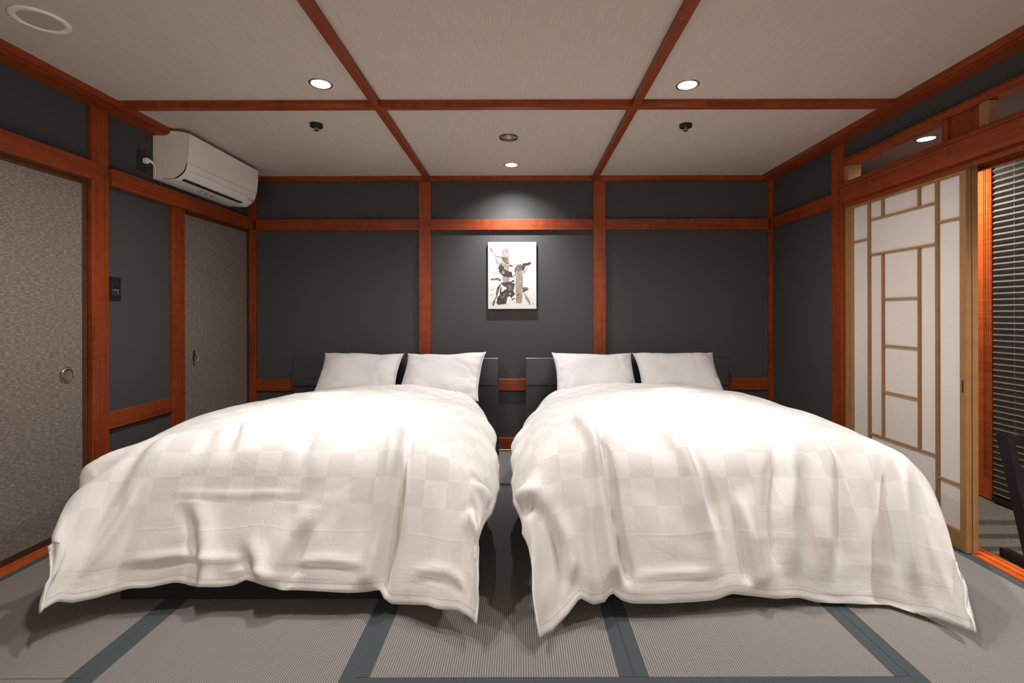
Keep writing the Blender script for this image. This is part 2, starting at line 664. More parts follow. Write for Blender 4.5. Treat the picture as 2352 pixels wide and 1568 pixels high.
zb = ZC - 0.040
mould('x', -2.2, 2.05, [(D, ZC), (D - .043, ZC), (D - .043, zb + .006), (D - .03, zb), (D, zb)], WX,
      'red wood ceiling moulding along the rear wall')
mould('y', YF, D - .002, [(XL, ZC), (-2.125, ZC), (-2.125, zb + .006), (-2.14, zb + .006), (-2.14, zb - .004), (XL, zb - .004)], WY,
      'red wood ceiling moulding along the left wall')
mould('y', YF, D - .002, [(XR, ZC), (1.985, ZC), (1.985, zb + .006), (2.0, zb + .006), (2.0, zb - .004), (XR, zb - .004)], WY,
      'red wood ceiling moulding along the right wall')
for k, (a, c) in enumerate(((-2.13, -.776), (-.739, .594), (.633, 1.99))):
    trim(MB().bbox(a, c, 2.58, 2.619, zb, ZC + .001, .0015), WX,
         ['left', 'middle', 'right'][k] + ' length of the crosswise wooden ceiling rib')
for (xa, xb_, n) in ((-.776, -.739, 'left'), (.594, .633, 'right')):
    trim(MB().bbox(xa, xb_, YF + .001, D - .04, zb - .001, ZC + .001, .0015), WY,
         'lengthwise wooden ceiling rib on the ' + n)

# rear wall posts and rails
YN = D - .028
for x0, x1, n in ((-.836, -.736, 'left'), (.603, .707, 'right')):
    trim(MB().bbox(x0, x1, D - .024, D + .01, 0, zb, .002), WZ, n + ' red wood post on the rear wall', 'post')
spans = ((-2.19, -.836, 'left'), (-.736, .603, 'middle'), (.707, 2.06, 'right'))
for x0, x1, n in spans:
    trim(MB().bbox(x0, x1, D - .030, D, 1.819, 1.909, .002), WX, n + ' length of the head rail on the rear wall', 'rail')
    trim(MB().bbox(x0, x1, D - .022, D, .497, .592, .002), WX, n + ' length of the low rail behind the headboards', 'rail')
    trim(MB().bbox(x0, x1, D - .022, D, .012, .107, .002), WX, n + ' length of the foot rail on the rear wall', 'rail')
    trim(MB().bbox(x0, x1, D - .024, D, 0.0, .011, .001), PEWTER, 'thin metal strip under the foot rail, ' + n + ' length', 'strip')
for x0, x1, n in ((-2.235, -2.165, 'left'), (2.035, 2.085, 'right')):
    c0, c1 = (x0, x0 + .058) if n == 'left' else (x1 - .038, x1)
    trim(MB().bbox(c0, c1, D - .03, D, 0, zb, .002), WZ, 'narrow wooden corner post, rear ' + n + ' corner', 'post')

# left wall
XPF = -2.21
trim(MB().bbox(XL - .11, XPF, 2.520, 2.622, 0, zb - .004, .002), WZ, 'red wood post right of the large left door', 'post')
trim(MB().bbox(XL - .11, XPF, 3.106, 3.216, 0, 1.823, .002), WZ, 'red wood post left of the rear left door', 'post')
trim(MB().bbox(XL - .05, -2.19, YF, 2.520, 1.825, 1.918, .002), WY, 'head rail over the large left door', 'rail')
trim(MB().bbox(XL - .05, -2.19, 2.622, D - .03, 1.823, 1.916, .002), WY, 'head rail running under the air conditioner', 'rail')
trim(MB().bbox(XL - .02, -2.212, 2.622, 3.106, .512, .603, .002), WY, 'low rail between the two left posts', 'rail')
trim(MB().bbox(XL - .11, -2.236, YF, 2.520, -0.05, .044, .001), SX, 'red wood sill under the large left door', 'sill')
trim(MB().bbox(XL - .11, -2.236, 3.216, D, -0.05, .044, .001), SX, 'red wood sill under the rear left door', 'sill')


def fusuma(num, y0, y1, label, handle_y, crescent):
    d = empty('door_%d' % num, (XL - .02, (y0 + y1) / 2, .045), label, 'door', kind='structure')
    xf = -2.233
    zt = 1.845
    fw = .026
    MB().bbox(xf - .022, xf - .004, y0 + fw, y1 - fw, .045 + fw, zt - fw - .02, .001).build('door_cloth', FUS, d)
    fr = MB()
    MB().bbox(xf - .024, xf, y0, y0 + fw, .045, zt, .002).build('stile', DBZ, d)
    MB().bbox(xf - .024, xf, y1 - fw, y1, .045, zt, .002).build('stile', DBZ, d)
    MB().bbox(xf - .024, xf, y0 + fw, y1 - fw, .045, .045 + fw, .002).build('bottom_rail', DBY, d)
    MB().bbox(xf - .024, xf, y0 + fw, y1 - fw, zt - fw - .02, zt, .002).build('top_rail', DBY, d)
    return d, xf


# large left door: near edge far outside the frame
d1, xf = fusuma(1, 1.62, 2.516, 'large flecked grey cloth sliding door at far left', 0, False)
zp = 1.13 - (858 - 720) * 2.233 / (VPX - 153)
hy = FPX * 2.237 / (VPX - 153)
hz = CAMH - (858 - VPY) * hy / FPX
h = MB()
prof = [(0.0, -.004), (.024, -.004), (.026, .004), (.0285, .006), (.030, .0035), (.0355, .003), (.038, .001), (.038, -.006)]
pull = MB().lathe([(.0262, -.012), (.0262, .003), (.0275, .006), (.029, .0065), (.030, .004), (.034, .0045), (.0355, .003)], (xf + .0, hy, hz), 'x', 40)
# scalloped outer rosette
for k in range(14):
    a = 2 * math.pi * k / 14
    pull.lathe([(0.0, .003), (.005, .002), (.007, -.003)], (xf, hy + .034 * math.cos(a), hz + .034 * math.sin(a)), 'x', 10)
hp = pull.build('door_pull', PEWTER, d1, 'auto')
MB().lathe([(0, -.0022), (.022, -.0020), (.0262, .0005), (.0262, .004)], (xf, hy, hz), 'x', 32).build('pull_cup', CUP, hp, 'auto')
d0, xf = fusuma(2, 0.72, 1.616, 'second flecked cloth sliding door nearer the viewer', 0, False)
d2, xf = fusuma(3, 3.221, D - .032, 'flecked grey cloth sliding door below the air conditioner', 0, False)
hy2 = FPX * 2.233 / (VPX - 446)
hz2 = CAMH - (820 - VPY) * hy2 / FPX
cr = MB()
cr.lathe([(0, -.003), (.016, -.003), (.020, .002), (.023, .004), (.024, .001), (.024, -.006)], (xf, hy2, hz2), 'x', 32)
for v in range(len(cr.v)):
    x, y, z = cr.v[v]
    cr.v[v] = (x, hy2 + (y - hy2) * .42, hz2 + (z - hz2) * 2.2)
hp2 = cr.build('door_pull', DBRONZE, d2, 'auto')
MB().tube([(xf + .004 + .012 * math.sin(math.pi * k / 10), hy2 + .010 + .012 * math.sin(math.pi * k / 10), hz2 - .03 + .06 * k / 10) for k in range(11)], .0022, 8).build('finger_ring', CHROME, hp2, True)

# right wall
trim(MB().bbox(2.058, 2.175, 3.123, 3.225, 0, zb - .004, .002), WZ, 'red wood post at the far end of the screens', 'post')
trim(MB().bbox(2.056, 2.10, 3.225, D - .03, 1.823, 1.914, .002), WY, 'head rail on the right wall beyond the screens', 'rail')
trim(MB().bbox(2.045, 2.07, YF, 3.123, 1.829, 1.928, .002), WY, 'wide lintel face over the paper screens', 'lintel')
trim(MB().bbox(2.052, 2.19, YF, 3.123, 1.930, 1.957, .002), WY, 'transom bottom rail over the paper screens', 'rail')
kam = MB().bbox(2.071, 2.079, YF, 3.123, 1.80, 1.929, .001)
kam.bbox(2.106, 2.110, YF, 3.123, 1.81, 1.929, .001)
kam.bbox(2.139, 2.143, YF, 3.123, 1.81, 1.929, .001)
kam.bbox(2.172, 2.19, YF, 3.123, 1.80, 1.929, .001)
kam.box(2.079, 2.172, YF, 3.123, 1.86, 1.929)
trim(kam, WY, 'grooved head track the paper screens slide in', 'track')
# transom upper beam: rounded lower edge
bp = [(2.125, 2.112), (2.068, 2.112), (2.056, 2.106), (2.052, 2.094), (2.056, 2.080), (2.070, 2.071), (2.125, 2.066)]
trim(MB().prism(bp, 'y', YF, 3.123), WY, 'rounded upper beam of the transom on the right', 'beam')
trim(MB().bbox(2.075, 2.158, 3.085, 3.123, 1.957, 2.068, .001), LWZ, 'pale wood block closing the far end of the transom', 'block')
trim(MB().bbox(2.062, 2.155, 2.350, 2.383, 1.957, 2.068, .001), WZ, 'short upright strut in the transom', 'strut')
trim(MB().bbox(2.074, 2.094, 2.195, 2.350, 1.957, 2.068, .001), WZ, 'flat wooden board set in the transom', 'board')
trim(MB().bbox(2.066, 2.112, 2.150, 2.195, 1.957, 2.068, .001), LWZ, 'pale wood block at the near end of the transom board', 'block')
sill = MB().bbox(2.104, 2.112, YF, 3.123, -0.055, .004, .0008)
sill.box(2.108, 2.20, YF, 3.123, -0.055, -.001)
for a, c in ((2.112, 2.118), (2.150, 2.156), (2.190, 2.204)):
    sill.bbox(a - .004, c, YF, 3.123, -.02, .004, .0008)
trim(sill, SX, 'bright red wood grooved sill along the right side', 'sill')


def shoji(num, x0, y0, y1, label, detail=True):
    d = empty('door_%d' % num, (x0 + .014, (y0 + y1) / 2, .002), label, 'screen', kind='structure')
    x1 = x0 + .028
    zt, zb_ = 1.842, .004
    sw = .045
    # stiles
    sy0 = y0 + .033
    MB().bbox(x0, x1, y0, sy0, zb_, zt, .0015).build('stile', PZ, d)
    MB().bbox(x0, x1, y1 - .06, y1, zb_, zt, .0015).build('stile', PZ, d)
    ya, yb = sy0, y1 - .06
    MB().bbox(x0 + .001, x1 - .001, ya, yb, 1.787, zt, .0015).build('top_rail', PY, d)
    MB().bbox(x0 + .001, x1 - .001, ya, yb, zb_, .092, .0015).build('bottom_rail', PY, d)
    MB().box(x0 + .017, x0 + .019, ya, yb, .092, 1.787).build('paper', PAPER, d)
    xa, xb2 = x0 + .003, x0 + .017

    def vb(c, z0, z1, w=.012, dx=0.0):
        MB().bbox(xa - dx, xb2, c - w / 2, c + w / 2, z0, z1, .0008).build('lattice_bar', KZ, d)

    def hb(z, c0, c1):
        MB().bbox(xa + .002, xb2, c0, c1, z - .005, z + .005, .0008).build('lattice_bar', KY, d)
    A, B, C_, E = 2.918, 2.808, 2.553, 2.442
    vb(A, .092, 1.787, .016)
    vb(E, .092, 1.787, .016)
    vb(B, .412, 1.475)
    vb(C_, .412, 1.475)
    vb(B, 1.683, 1.787)
    vb(C_, 1.683, 1.787)
    hb(1.682, E, A)
    hb(1.475, E, A)
    for z in (1.208, .942, .676):
        hb(z, C_, B)
    hb(.412, E, A)
    hb(1.572, A, yb)
    hb(1.580, ya, E)
    hb(.310, ya, E)
    hb(.310, A, yb)
    if detail:
        MB().bbox(x0 - .0006, x0 + .004, y0 + .012, y0 + .021, CAMH - (905 - VPY) * y0 / FPX, CAMH - (877 - VPY) * y0 / FPX, .0004).build('finger_pull', BLACK, d)
    return d


shoji(4, 2.080, 2.277, 3.120, 'white paper lattice screen facing the room on the right')
shoji(5, 2.1115, 2.277, 3.120, 'second paper screen stacked behind the first, only its edge showing', False)

# window, blind, porch post
trim(MB().bbox(2.835, 2.93, 2.935, 3.10, 0, 2.20, .002), SX, 'orange wood post beside the pleated blind', 'post')
win = empty('window_1', (2.93, 1.2, .02), 'dark night window behind the pleated blind', 'window', kind='structure')
f = MB()
for a, c in ((YF, YF + .05), (.6, .65), (2.88, 2.935)):
    MB().bbox(2.92, 2.97, a, c, .0, 2.06, .002).build('window_stile', WZ, win)
for a, c in ((0, .05), (2.01, 2.06)):
    MB().bbox(2.92, 2.97, YF + .05, 2.88, a, c, .002).build('window_rail', WY, win)
MB().box(2.943, 2.947, YF + .05, .6, .05, 2.01).build('window_pane', GLASS, win)
MB().box(2.943, 2.947, .65, 2.88, .05, 2.01).build('window_pane', GLASS, win)

bl = empty('pleated_blind', (2.835, 1.3, .02), 'black pleated blind drawn down over the porch window', 'blind')
pitch, dep = .0349, .020
npl = 57
pts = []
for i in range(npl * 2 + 1):
    z = .035 + i * pitch / 2
    pts.append((2.822 + (dep if i % 2 == 0 else 0), z))
mb = MB()
n = len(pts)
for y in (-.9, 2.915):
    for p in pts:
        mb.v.append((p[0], y, p[1]))
for i in range(n - 1):
    mb.f.append((i, i + 1, n + i + 1, n + i))
pl = mb.build('pleated_cloth', PLEAT, bl)
so = pl.modifiers.new('thick', 'SOLIDIFY')
so.thickness = .0008
MB().bbox(2.815, 2.850, -.9, 2.918, .004, .034, .003).build('bottom_bar', BLACK, bl)
MB().bbox(2.812, 2.856, -.9, 2.918, .035 + npl * pitch, .075 + npl * pitch, .003).build('head_rail', BLACK, bl)
for y in (2.792, 1.9, 1.0, .1):
    MB().tube([(2.830, y, .03), (2.830, y, .04 + npl * pitch)], .0011, 6).build('lift_cord', CORD, bl)
for dy in (0, .012):
    ch = MB()
    z = 2.03
    while z > .135:
        ch.lathe([(0, -.0032), (.0026, -.0018), (.0026, .0018), (0, .0032)], (2.812, 2.945 + dy, z), 'z', 6)
        z -= .0085
    ch.tube([(2.812, 2.945 + dy, .13), (2.812, 2.945 + dy, 2.04)], .0007, 4)
    ch.build('bead_chain', BEAD, bl)

# ------------------------------------------------------------------ ceiling fittings
def lamp(name, loc, target, watts, size_deg, blend, radius=.03, col=WARM):
    ld = bpy.data.lights.new(name, 'SPOT')
    ld.energy = watts
    ld.color = col
    ld.spot_size = math.radians(size_deg)
    ld.spot_blend = blend
    ld.shadow_soft_size = radius
    o = bpy.data.objects.new(name, ld)
    o.location = loc
    dirv = Vector(target) - Vector(loc)
    o.rotation_euler = dirv.to_track_quat('-Z', 'Y').to_euler()
    COL.objects.link(o)
    return o


def disk(name, loc, watts, d=.088, col=WARM):
    ld = bpy.data.lights.new(name, 'AREA')
    ld.shape = 'DISK'
    ld.size = d
    ld.energy = watts
    ld.color = col
    ld.spread = math.radians(152)
    o = bpy.data.objects.new(name, ld)
    o.location = loc
    COL.objects.link(o)
    return o


def downlight(x, y, z, label, group='recessed round ceiling lights'):
    e = empty('downlight', (x, y, z), label, 'ceiling light', group)
    MB().lathe([(.0455, -.002), (.0485, -.0045), (.054, -.004), (.056, -.001), (.056, .004)], (x, y, z), 'z', 48).build('trim_ring', PEWTER, e, True)
    MB().lathe([(0, -.0022), (.0458, -.0022), (.0458, .004)], (x, y, z), 'z', 48).build('diffuser', LENS, e, 'auto')
    return e


L1 = (-.978, 2.397)
L2 = (.832, 2.418)
L3 = (-.066, 3.707)
base = downlight(L1[0], L1[1], ZC, 'lit ceiling downlight left of the left ceiling rib')
copy_tree(base, (L2[0] - L1[0], L2[1] - L1[1], 0), 'lit ceiling downlight right of the right ceiling rib')
copy_tree(base, (L3[0] - L1[0], L3[1] - L1[1], 0), 'small lit downlight close to the rear wall above the painting')
copy_tree(base, (2.5 - L1[0], 3.0 - L1[1], 2.20 - ZC), 'lit downlight on the porch ceiling seen through the transom')
for x, y in ((-.978, 1.69), (.832, 1.69)):  # unseen fittings, added to house the foot-end fill lights
    copy_tree(base, (x - L1[0], y - L1[1], 0), 'added unseen fill downlight over the %s foot end of the room' % ('left' if x < 0 else 'right'))
for x, n_ in ((-.978, 'left'), (.832, 'right')):  # unseen fittings behind the camera, added for the bounce fill
    copy_tree(base, (x - L1[0], -.75 - L1[1], 0), 'added unseen fill downlight beside the wall behind the viewer, ' + n_ + ' one')
copy_tree(base, (2.62 - L1[0], 1.15 - L1[1], 2.20 - ZC), 'porch downlight nearer the viewer')
for (x, y) in (L1, L2):
    lamp('bed_light', (x, y, ZC - .012), (x * 1.0, y + .12, .6), BED_HOT, 48, 1.0)
    disk('bed_light_wide', (x, y, ZC - .007), BED_W)
lamp('art_light', (L3[0], L3[1], ZC - .012), (L3[0], D, .70), ART_W, 124, 1.0, .012, (.95, .95, 1.0))
lamp('art_beam', (L3[0], L3[1], ZC - .012), (L3[0], D, 1.05), ART_W * .9, 84, 1.0, .012, (.95, .95, 1.0))
for x, y in ((-.978, 1.69), (.832, 1.69)):  # fill added above the frame to brighten floor and duvet fronts
    disk('foot_fill', (x, y, ZC - .007), FOOT_FILL_W)
for x in (-.978, .832):  # unseen spots added to bounce soft fill off the pale wall
    lamp('bounce_fill', (x, -.75, ZC - .012), (x, YF, 1.2), BOUNCE_FILL_W, 120, .8)
lamp('porch_light', (2.5, 3.0, 2.185), (2.5, 3.0, 0), PORCH_W * .45, 150, 1.0)
lamp('porch_light_near', (2.62, 1.15, 2.185), (2.66, 1.7, .4), PORCH_W, 104, .9)

# round flush speaker
sx_, sy_ = -1.84, 1.873
sp = empty('ceiling_speaker', (sx_, sy_, ZC), 'large round white flush speaker at top left of the ceiling', 'speaker')
MB().lathe([(.0665, -.002), (.068, -.006), (.084, -.0065), (.090, -.004), (.0905, .003)], (sx_, sy_, ZC), 'z', 64).build('rim', WHITEP, sp, True)
MB().lathe([(0, -.0035), (.0655, -.0035), (.0665, .003)], (sx_, sy_, ZC), 'z', 64).build('grille', BEIGE, sp, 'auto')

# sprinklers
def sprinkler(px, py, label):
    Y = FPX * (ZC - .006 - CAMH) / (VPY - py)
    x = (px - VPX) * Y / FPX
    e = empty('sprinkler', (x, Y, ZC), label, 'sprinkler', 'black ceiling sprinklers')
    MB().lathe([(0, -.019), (.033, -.019), (.0365, -.017), (.037, -.001), (.037, .003)], (x, Y, ZC), 'z', 36).build('escutcheon', BLACK, e, 'auto')
    s = MB().lathe([(.011, -.018), (.011, -.026), (.008, -.028), (.008, -.034), (0, -.034)], (x, Y, ZC), 'z', 20).build('sprinkler_head', CHROME, e, 'auto')
    MB().lathe([(0, -.036), (.014, -.036), (.0145, -.0385), (0, -.0395)], (x, Y, ZC), 'z', 20).build('deflector', BRUSH, s, 'auto')
    for k in range(3):
        a = k * 2.1
        MB().tube([(x + .011 * math.cos(a), Y + .011 * math.sin(a), ZC - .024), (x + .011 * math.cos(a), Y + .011 * math.sin(a), ZC - .037)], .0013, 6).build('strut', CHROME, s)
    return e


sprinkler(728, 286, 'black round sprinkler on the ceiling over the left bed')
sprinkler(1576, 289, 'black round sprinkler on the ceiling over the right bed')
# emergency light disc
Y = FPX * (ZC - CAMH) / (VPY - 315)
x = (1169 - VPX) * Y / FPX
em = empty('emergency_light', (x, Y, ZC), 'dark round emergency light in the middle of the ceiling', 'emergency light')
MB().lathe([(0, -.003), (.045, -.003), (.052, -.009), (.060, -.008), (.0625, .002)], (x, Y, ZC), 'z', 48).build('housing', BRUSH, em, 'auto')
MB().lathe([(.0165, -.003), (.0195, -.006), (.022, -.003)], (x, Y - .012, ZC), 'z', 32).build('reflector_ring', CHROME, em, True)
MB().lathe([(0, -.007), (.008, -.0065), (.0155, -.003)], (x, Y - .012, ZC), 'z', 24).build('lamp_lens', CHROME, em, True)
MB().bbox(x + .035, x + .046, Y - .012, Y - .004, ZC - .0065, ZC - .002, .0004).build('test_button', WHITEP, em)
MB().bbox(x - .029, x - .024, Y - .022, Y - .014, ZC - .0065, ZC - .002, .0004).build('indicator', WHITEP, em)
# porch detector
x, Y = 2.655, 3.78
MBo = empty('ceiling_detector', (x, Y, 2.20), 'black round detector on the porch ceiling, glimpsed through the transom', 'detector')
MB().lathe([(0, -.03), (.03, -.03), (.045, -.02), (.05, .002)], (x, Y, 2.20), 'z', 32).build('housing', BLACK, MBo, 'auto')
MB().lathe([(0, -.04), (.015, -.038), (.02, -.029)], (x, Y, 2.20), 'z', 20).build('sensor', BLACK, MBo, 'auto')

# ------------------------------------------------------------------ air conditioner
AY0, AY1 = 2.962, 3.734
prof = [(-2.169, 2.247), (-2.12, 2.246), (-2.06, 2.240), (-2.006, 2.227), (-2.007, 2.19), (-2.011, 2.12), (-2.018, 2.052),
        (-2.021, 2.042), (-2.030, 2.010), (-2.042, 1.990), (-2.057, 1.975), (-2.075, 1.962), (-2.093, 1.953), (-2.169, 1.951)]
ac = empty('air_conditioner', (XL + .001, (AY0 + AY1) / 2, 1.95), 'white wall air conditioner high on the left wall', 'air conditioner')
MB().bbox(XL + .001, -2.169, AY0 + .002, AY1 - .002, 1.953, 2.249, .004).build('back_housing', WHITEP2, ac)
# side cheeks: body core
core = [(x_ - .006 if x_ > -2.16 else x_, z_) for x_, z_ in prof[:7]] + \
       [(-2.028, 2.044), (-2.052, 2.008), (-2.066, 1.992), (-2.080, 1.980), (-2.098, 1.972), (-2.12, 1.965), (-2.169, 1.958)]
MB().prism(core, 'y', AY0 + .004, AY1 - .004).build('body', WHITEP2, ac, 'auto')
for a, c in ((AY0, AY0 + .005), (AY1 - .005, AY1)):
    MB().prism([(p[0] - (.008 if 2.05 < p[1] < 2.23 and p[0] > -2.05 else 0), p[1]) for p in prof], 'y', a, c).build('side_cheek', WHITEP2, ac)
# front panel shell
def shell(pts, thick, y0, y1, name, mat, parent):
    out = [Vector((p[0], p[1])) for p in pts]
    inn = []
    for i, p in enumerate(out):
        a = out[max(i - 1, 0)]
        c = out[min(i + 1, len(out) - 1)]
        t = (c - a).normalized()
        nrm = Vector((t.y, -t.x))
        if nrm.x > 0:
            nrm = -nrm
        inn.append(p + nrm * thick)
    return MB().prism([tuple(p) for p in out] + [tuple(p) for p in reversed(inn)], 'y', y0, y1).build(name, mat, parent, 'auto')


shell([(-2.06, 2.240), (-2.006, 2.227), (-2.0055, 2.19), (-2.009, 2.12), (-2.017, 2.054)], .006, AY0 - .002, AY1 + .002, 'front_panel', WHITEP, ac)
shell([(-2.019, 2.048), (-2.024, 2.030), (-2.029, 2.012)], .006, AY0, AY1, 'lower_front', WHITEP, ac)
lo = [(-2.029, 2.012), (-2.034, 2.001), (-2.042, 1.990), (-2.057, 1.975), (-2.075, 1.962), (-2.093, 1.953)]
shell(lo, .008, AY0, AY0 + .045, 'corner_trim', WHITEP, ac)
shell(lo, .008, AY1 - .10, AY1, 'display_trim', WHITEP, ac)
lv = [(-2.030, 2.010), (-2.034, 1.999), (-2.043, 1.987), (-2.056, 1.976), (-2.070, 1.967)]
shell(lv, .004, AY0 + .047, AY1 - .102, 'louvre', WHITEP, ac)
bt = MB().box(-2.165, -2.092, AY0, AY1, 1.9505, 1.956)
bt.build('underside', WHITEP, ac)
MB().box(-2.094, -2.066, AY0 + .05, AY1 - .105, 1.9575, 1.962).build('air_outlet', SLOT, ac)
for y in (3.14, 3.34, 3.52):
    MB().bbox(-2.094, -2.066, y, y + .003, 1.956, 1.967, .0005).build('vane', BLACK, ac)
# marks on the display corner
def ac_mark(t0, t1, y0, y1, mat):
    # position along lower curve
    def pt(t):
        k = t * (len(lo) - 1)
        i = min(int(k), len(lo) - 2)
        fr = k - i
        a, c = Vector(lo[i]), Vector(lo[i + 1])
        p = a.lerp(c, fr)
        tt = (c - a).normalized()
        nn = Vector((-tt.y, tt.x))
        if nn.x < 0:
            nn = -nn
        return p + nn * .0007
    K = 3
    mb = MB()
    for j in range(K + 1):
        p = pt(t0 + (t1 - t0) * j / K)
        mb.v += [(p.x, y0, p.y), (p.x, y1, p.y)]
    for j in range(K):
        mb.f.append((2 * j, 2 * j + 1, 2 * j + 3, 2 * j + 2))
    return mb.build('printed_mark', mat, ac)


ac_mark(.15, .50, AY1 - .030, AY1 - .008, GREYW)
for q in range(4):
    ac_mark(.16 + .02 * (q % 2), .27, AY1 - .085 + q * .011, AY1 - .078 + q * .011, GREYP)
for q in range(3):
    ac_mark(.34, .42 + .02 * (q % 2), AY1 - .082 + q * .010, AY1 - .076 + q * .010, GREYP)
ac_mark(.66, .69, AY1 - .05, AY1 - .046, GREYP)
ac_mark(.80, .82, AY1 - .045, AY1 - .035, GREYP)
ac_mark(.86, .88, AY1 - .07, AY1 - .06, GREYP)
# worn printed decoration underneath
random.seed(5)
LM = plain('faded brown sticker print', (0.33, 0.22, 0.13), 0.7, noise=0.3)
GM = plain('faded green sticker print', (0.10, 0.12, 0.08), 0.7, noise=0.3)
for k in range(16):
    yy = 3.235 + .012 * k + random.uniform(-.004, .004)
    xx = -2.135 + .022 * math.sin(k * 1.3)
    mb = MB()
    mb.prism([(xx + random.uniform(.004, .010) * math.cos(a), yy + random.uniform(.005, .013) * math.sin(a)) for a in (0, 1, 2, 3, 4, 5)], 'z', 1.9495, 1.9503)
    mb.build('sticker_motif', GM if k % 3 == 2 else LM, ac)
# round knock-out on the back housing end
MB().lathe([(.0215, -.0006), (.0225, -.001), (.0235, -.0006)], (-2.203, AY0 + .002, 1.985), 'y', 36).build('knock_out_ring', WHITEP, ac)
# outlet and plug
oy0, oy1, oz0, oz1 = 2.846, 2.921, 1.977, 2.098
op = empty('power_outlet', (XL, (oy0 + oy1) / 2, oz0), 'black wall socket beside the air conditioner', 'socket')
MB().bbox(XL, XL + .007, oy0, oy1, oz0, oz1, .002).build('cover_plate', BLACK, op)
MB().bbox(XL + .007, XL + .009, oy0 + .022, oy1 - .022, oz0 + .025, oz1 - .025, .0008).build('socket_insert', SLOT, op)
pc = (XL + .009, 2.885, 2.040)
pm = MB().bbox(pc[0], pc[0] + .028, pc[1] - .012, pc[1] + .012, pc[2] - .016, pc[2] + .016, .004)
pg = MB()
pts = []
for k in range(13):
    t = k / 12
    pts.append((pc[0] + .026 + .016 * math.sin(t * 2.6) - .030 * t * t, pc[1] + .005 + .075 * t, pc[2] + .004 - .035 * t - .045 * t ** 3))
cord = pg.tube(pts, [.010 - .0055 * min(1, k / 5) for k in range(13)], 10).build('power_cord', WHITEP, ac, True)
pm.build('plug', WHITEP, cord)

# dimmer switch
sy0, sy1, sz0, sz1 = 2.634, 2.722, 1.207, 1.335
swt = empty('dimmer_switch', (XL, (sy0 + sy1) / 2, sz0), 'black dimmer switch with a round knob beside the left post', 'switch')
MB().bbox(XL, XL + .008, sy0, sy1, sz0, sz1, .003).build('cover_plate', BLACK, swt)
MB().bbox(XL + .008, XL + .0095, sy0 + .025, sy1 - .016, sz0 + .028, sz1 - .028, .0006).build('insert', SLOT, swt)
kc = ((sy0 + sy1) / 2 + .006, sz0 + .081)
MB().lathe([(0, .020), (.013, .020), (.0145, .018), (.0155, .009)], (XL, kc[0], kc[1]), 'x', 32).build('knob', BLACK, swt, 'auto')
MB().box(XL + .0096, XL + .0101, kc[0] - .023, kc[0] + .022, kc[1] - .0245, kc[1] - .0225).build('printed_line', CORD, swt)
MB().box(XL + .0096, XL + .0101, kc[0] + .014, kc[0] + .017, kc[1] - .042, kc[1] - .033).build('printed_mark', CORD, swt)
MB().box(XL + .0096, XL + .0101, kc[0] - .002, kc[0] + .002, kc[1] - .020, kc[1] - .017).build('printed_mark', CORD, swt)

# ------------------------------------------------------------------ painting
PW0, PW1, PZ0, PZ1 = -.265, .133, 1.169, 1.719
YP = 4.015
pa = empty('ink_painting', ((PW0 + PW1) / 2, D, PZ0), 'unframed abstract ink painting on white paper on the rear wall', 'painting')
MB().bbox(PW0, PW1, YP, YP + .020, PZ0, PZ1, .0012).build('panel', CANVAS, pa)
MB().bbox(PW0 + .06, PW1 - .06, YP + .020, D - .001, PZ1 - .16, PZ1 - .13, .001).build('hanging_batten', KY, pa)


def ink(pts, mat, layer, jit=0.0, seed=0, name='ink_stroke'):
    rnd = random.Random(seed)
    P = [Vector(p) for p in pts]
    out = []
    for i in range(len(P)):
        a, c = P[i], P[(i + 1) % len(P)]
        nseg = max(1, int((c - a).length / 14)) if jit else 1
        for k in range(nseg):
            q = a.lerp(c, k / nseg)
            out.append(q + Vector((rnd.uniform(-jit, jit), rnd.uniform(-jit, jit))))
    y = YP - .0003 - layer * .00012
    mb = MB()
    for u, v in out:
        mb.v.append((PW0 + (u - 232) / 828 * (PW1 - PW0), y, PZ1 - (v - 192) / 1146 * (PZ1 - PZ0)))
    mb.f.append(tuple(range(len(out))))
    me_o = mb.build(name, mat, pa, fix=False)
    bm = bmesh.new()
    bm.from_mesh(me_o.data)
    bmesh.ops.triangulate(bm, faces=bm.faces[:])
    for fc in bm.faces:
        if fc.normal.y > 0:
            fc.normal_flip()
    bm.to_mesh(me_o.data)
    bm.free()
    return me_o


def stroke(pts, w, mat, layer, seed=0, name='ink_stroke'):
    P = [Vector(p) for p in pts]
    L, R = [], []
    for i, p in enumerate(P):
        t = (P[min(i + 1, len(P) - 1)] - P[max(i - 1, 0)]).normalized()
        nrm = Vector((-t.y, t.x))
        ww = w[i] if isinstance(w, (list, tuple)) else w
        L.append(p + nrm * ww / 2)
        R.append(p - nrm * ww / 2)
    ink([tuple(q) for q in L] + [tuple(q) for q in reversed(R)], mat, layer, 0, seed, name)


ink([(470, 310), (490, 297), (570, 300), (590, 325), (594, 450), (598, 590), (590, 700), (596, 860), (540, 900), (490, 885), (478, 780), (475, 600), (468, 440)], INK1, 1, 3, 1)
ink([(720, 600), (780, 590), (812, 600), (820, 660), (828, 760), (830, 900), (812, 1040), (822, 1120), (806, 1240), (712, 1238), (708, 1080), (702, 960), (706, 800), (690, 690)], INK1, 2, 4, 2)
ink([(718, 600), (735, 580), (800, 575), (830, 600), (825, 660), (780, 690), (720, 690), (690, 720), (682, 650)], INK3, 3, 7, 3)
ink([(820, 600), (835, 550), (870, 560), (925, 540), (965, 535), (968, 575), (925, 590), (870, 600), (862, 650), (840, 690), (815, 680)], INK2, 4, 5, 4)
stroke([(920, 590), (905, 640), (880, 680), (850, 712), (830, 708)], [4, 7, 9, 12, 8], INK2, 5)
ink([(400, 620), (450, 560), (490, 600), (510, 660), (560, 670), (610, 690), (650, 720), (655, 770), (620, 800), (560, 785), (500, 775), (460, 740), (430, 690)], INK2, 3, 12, 5)
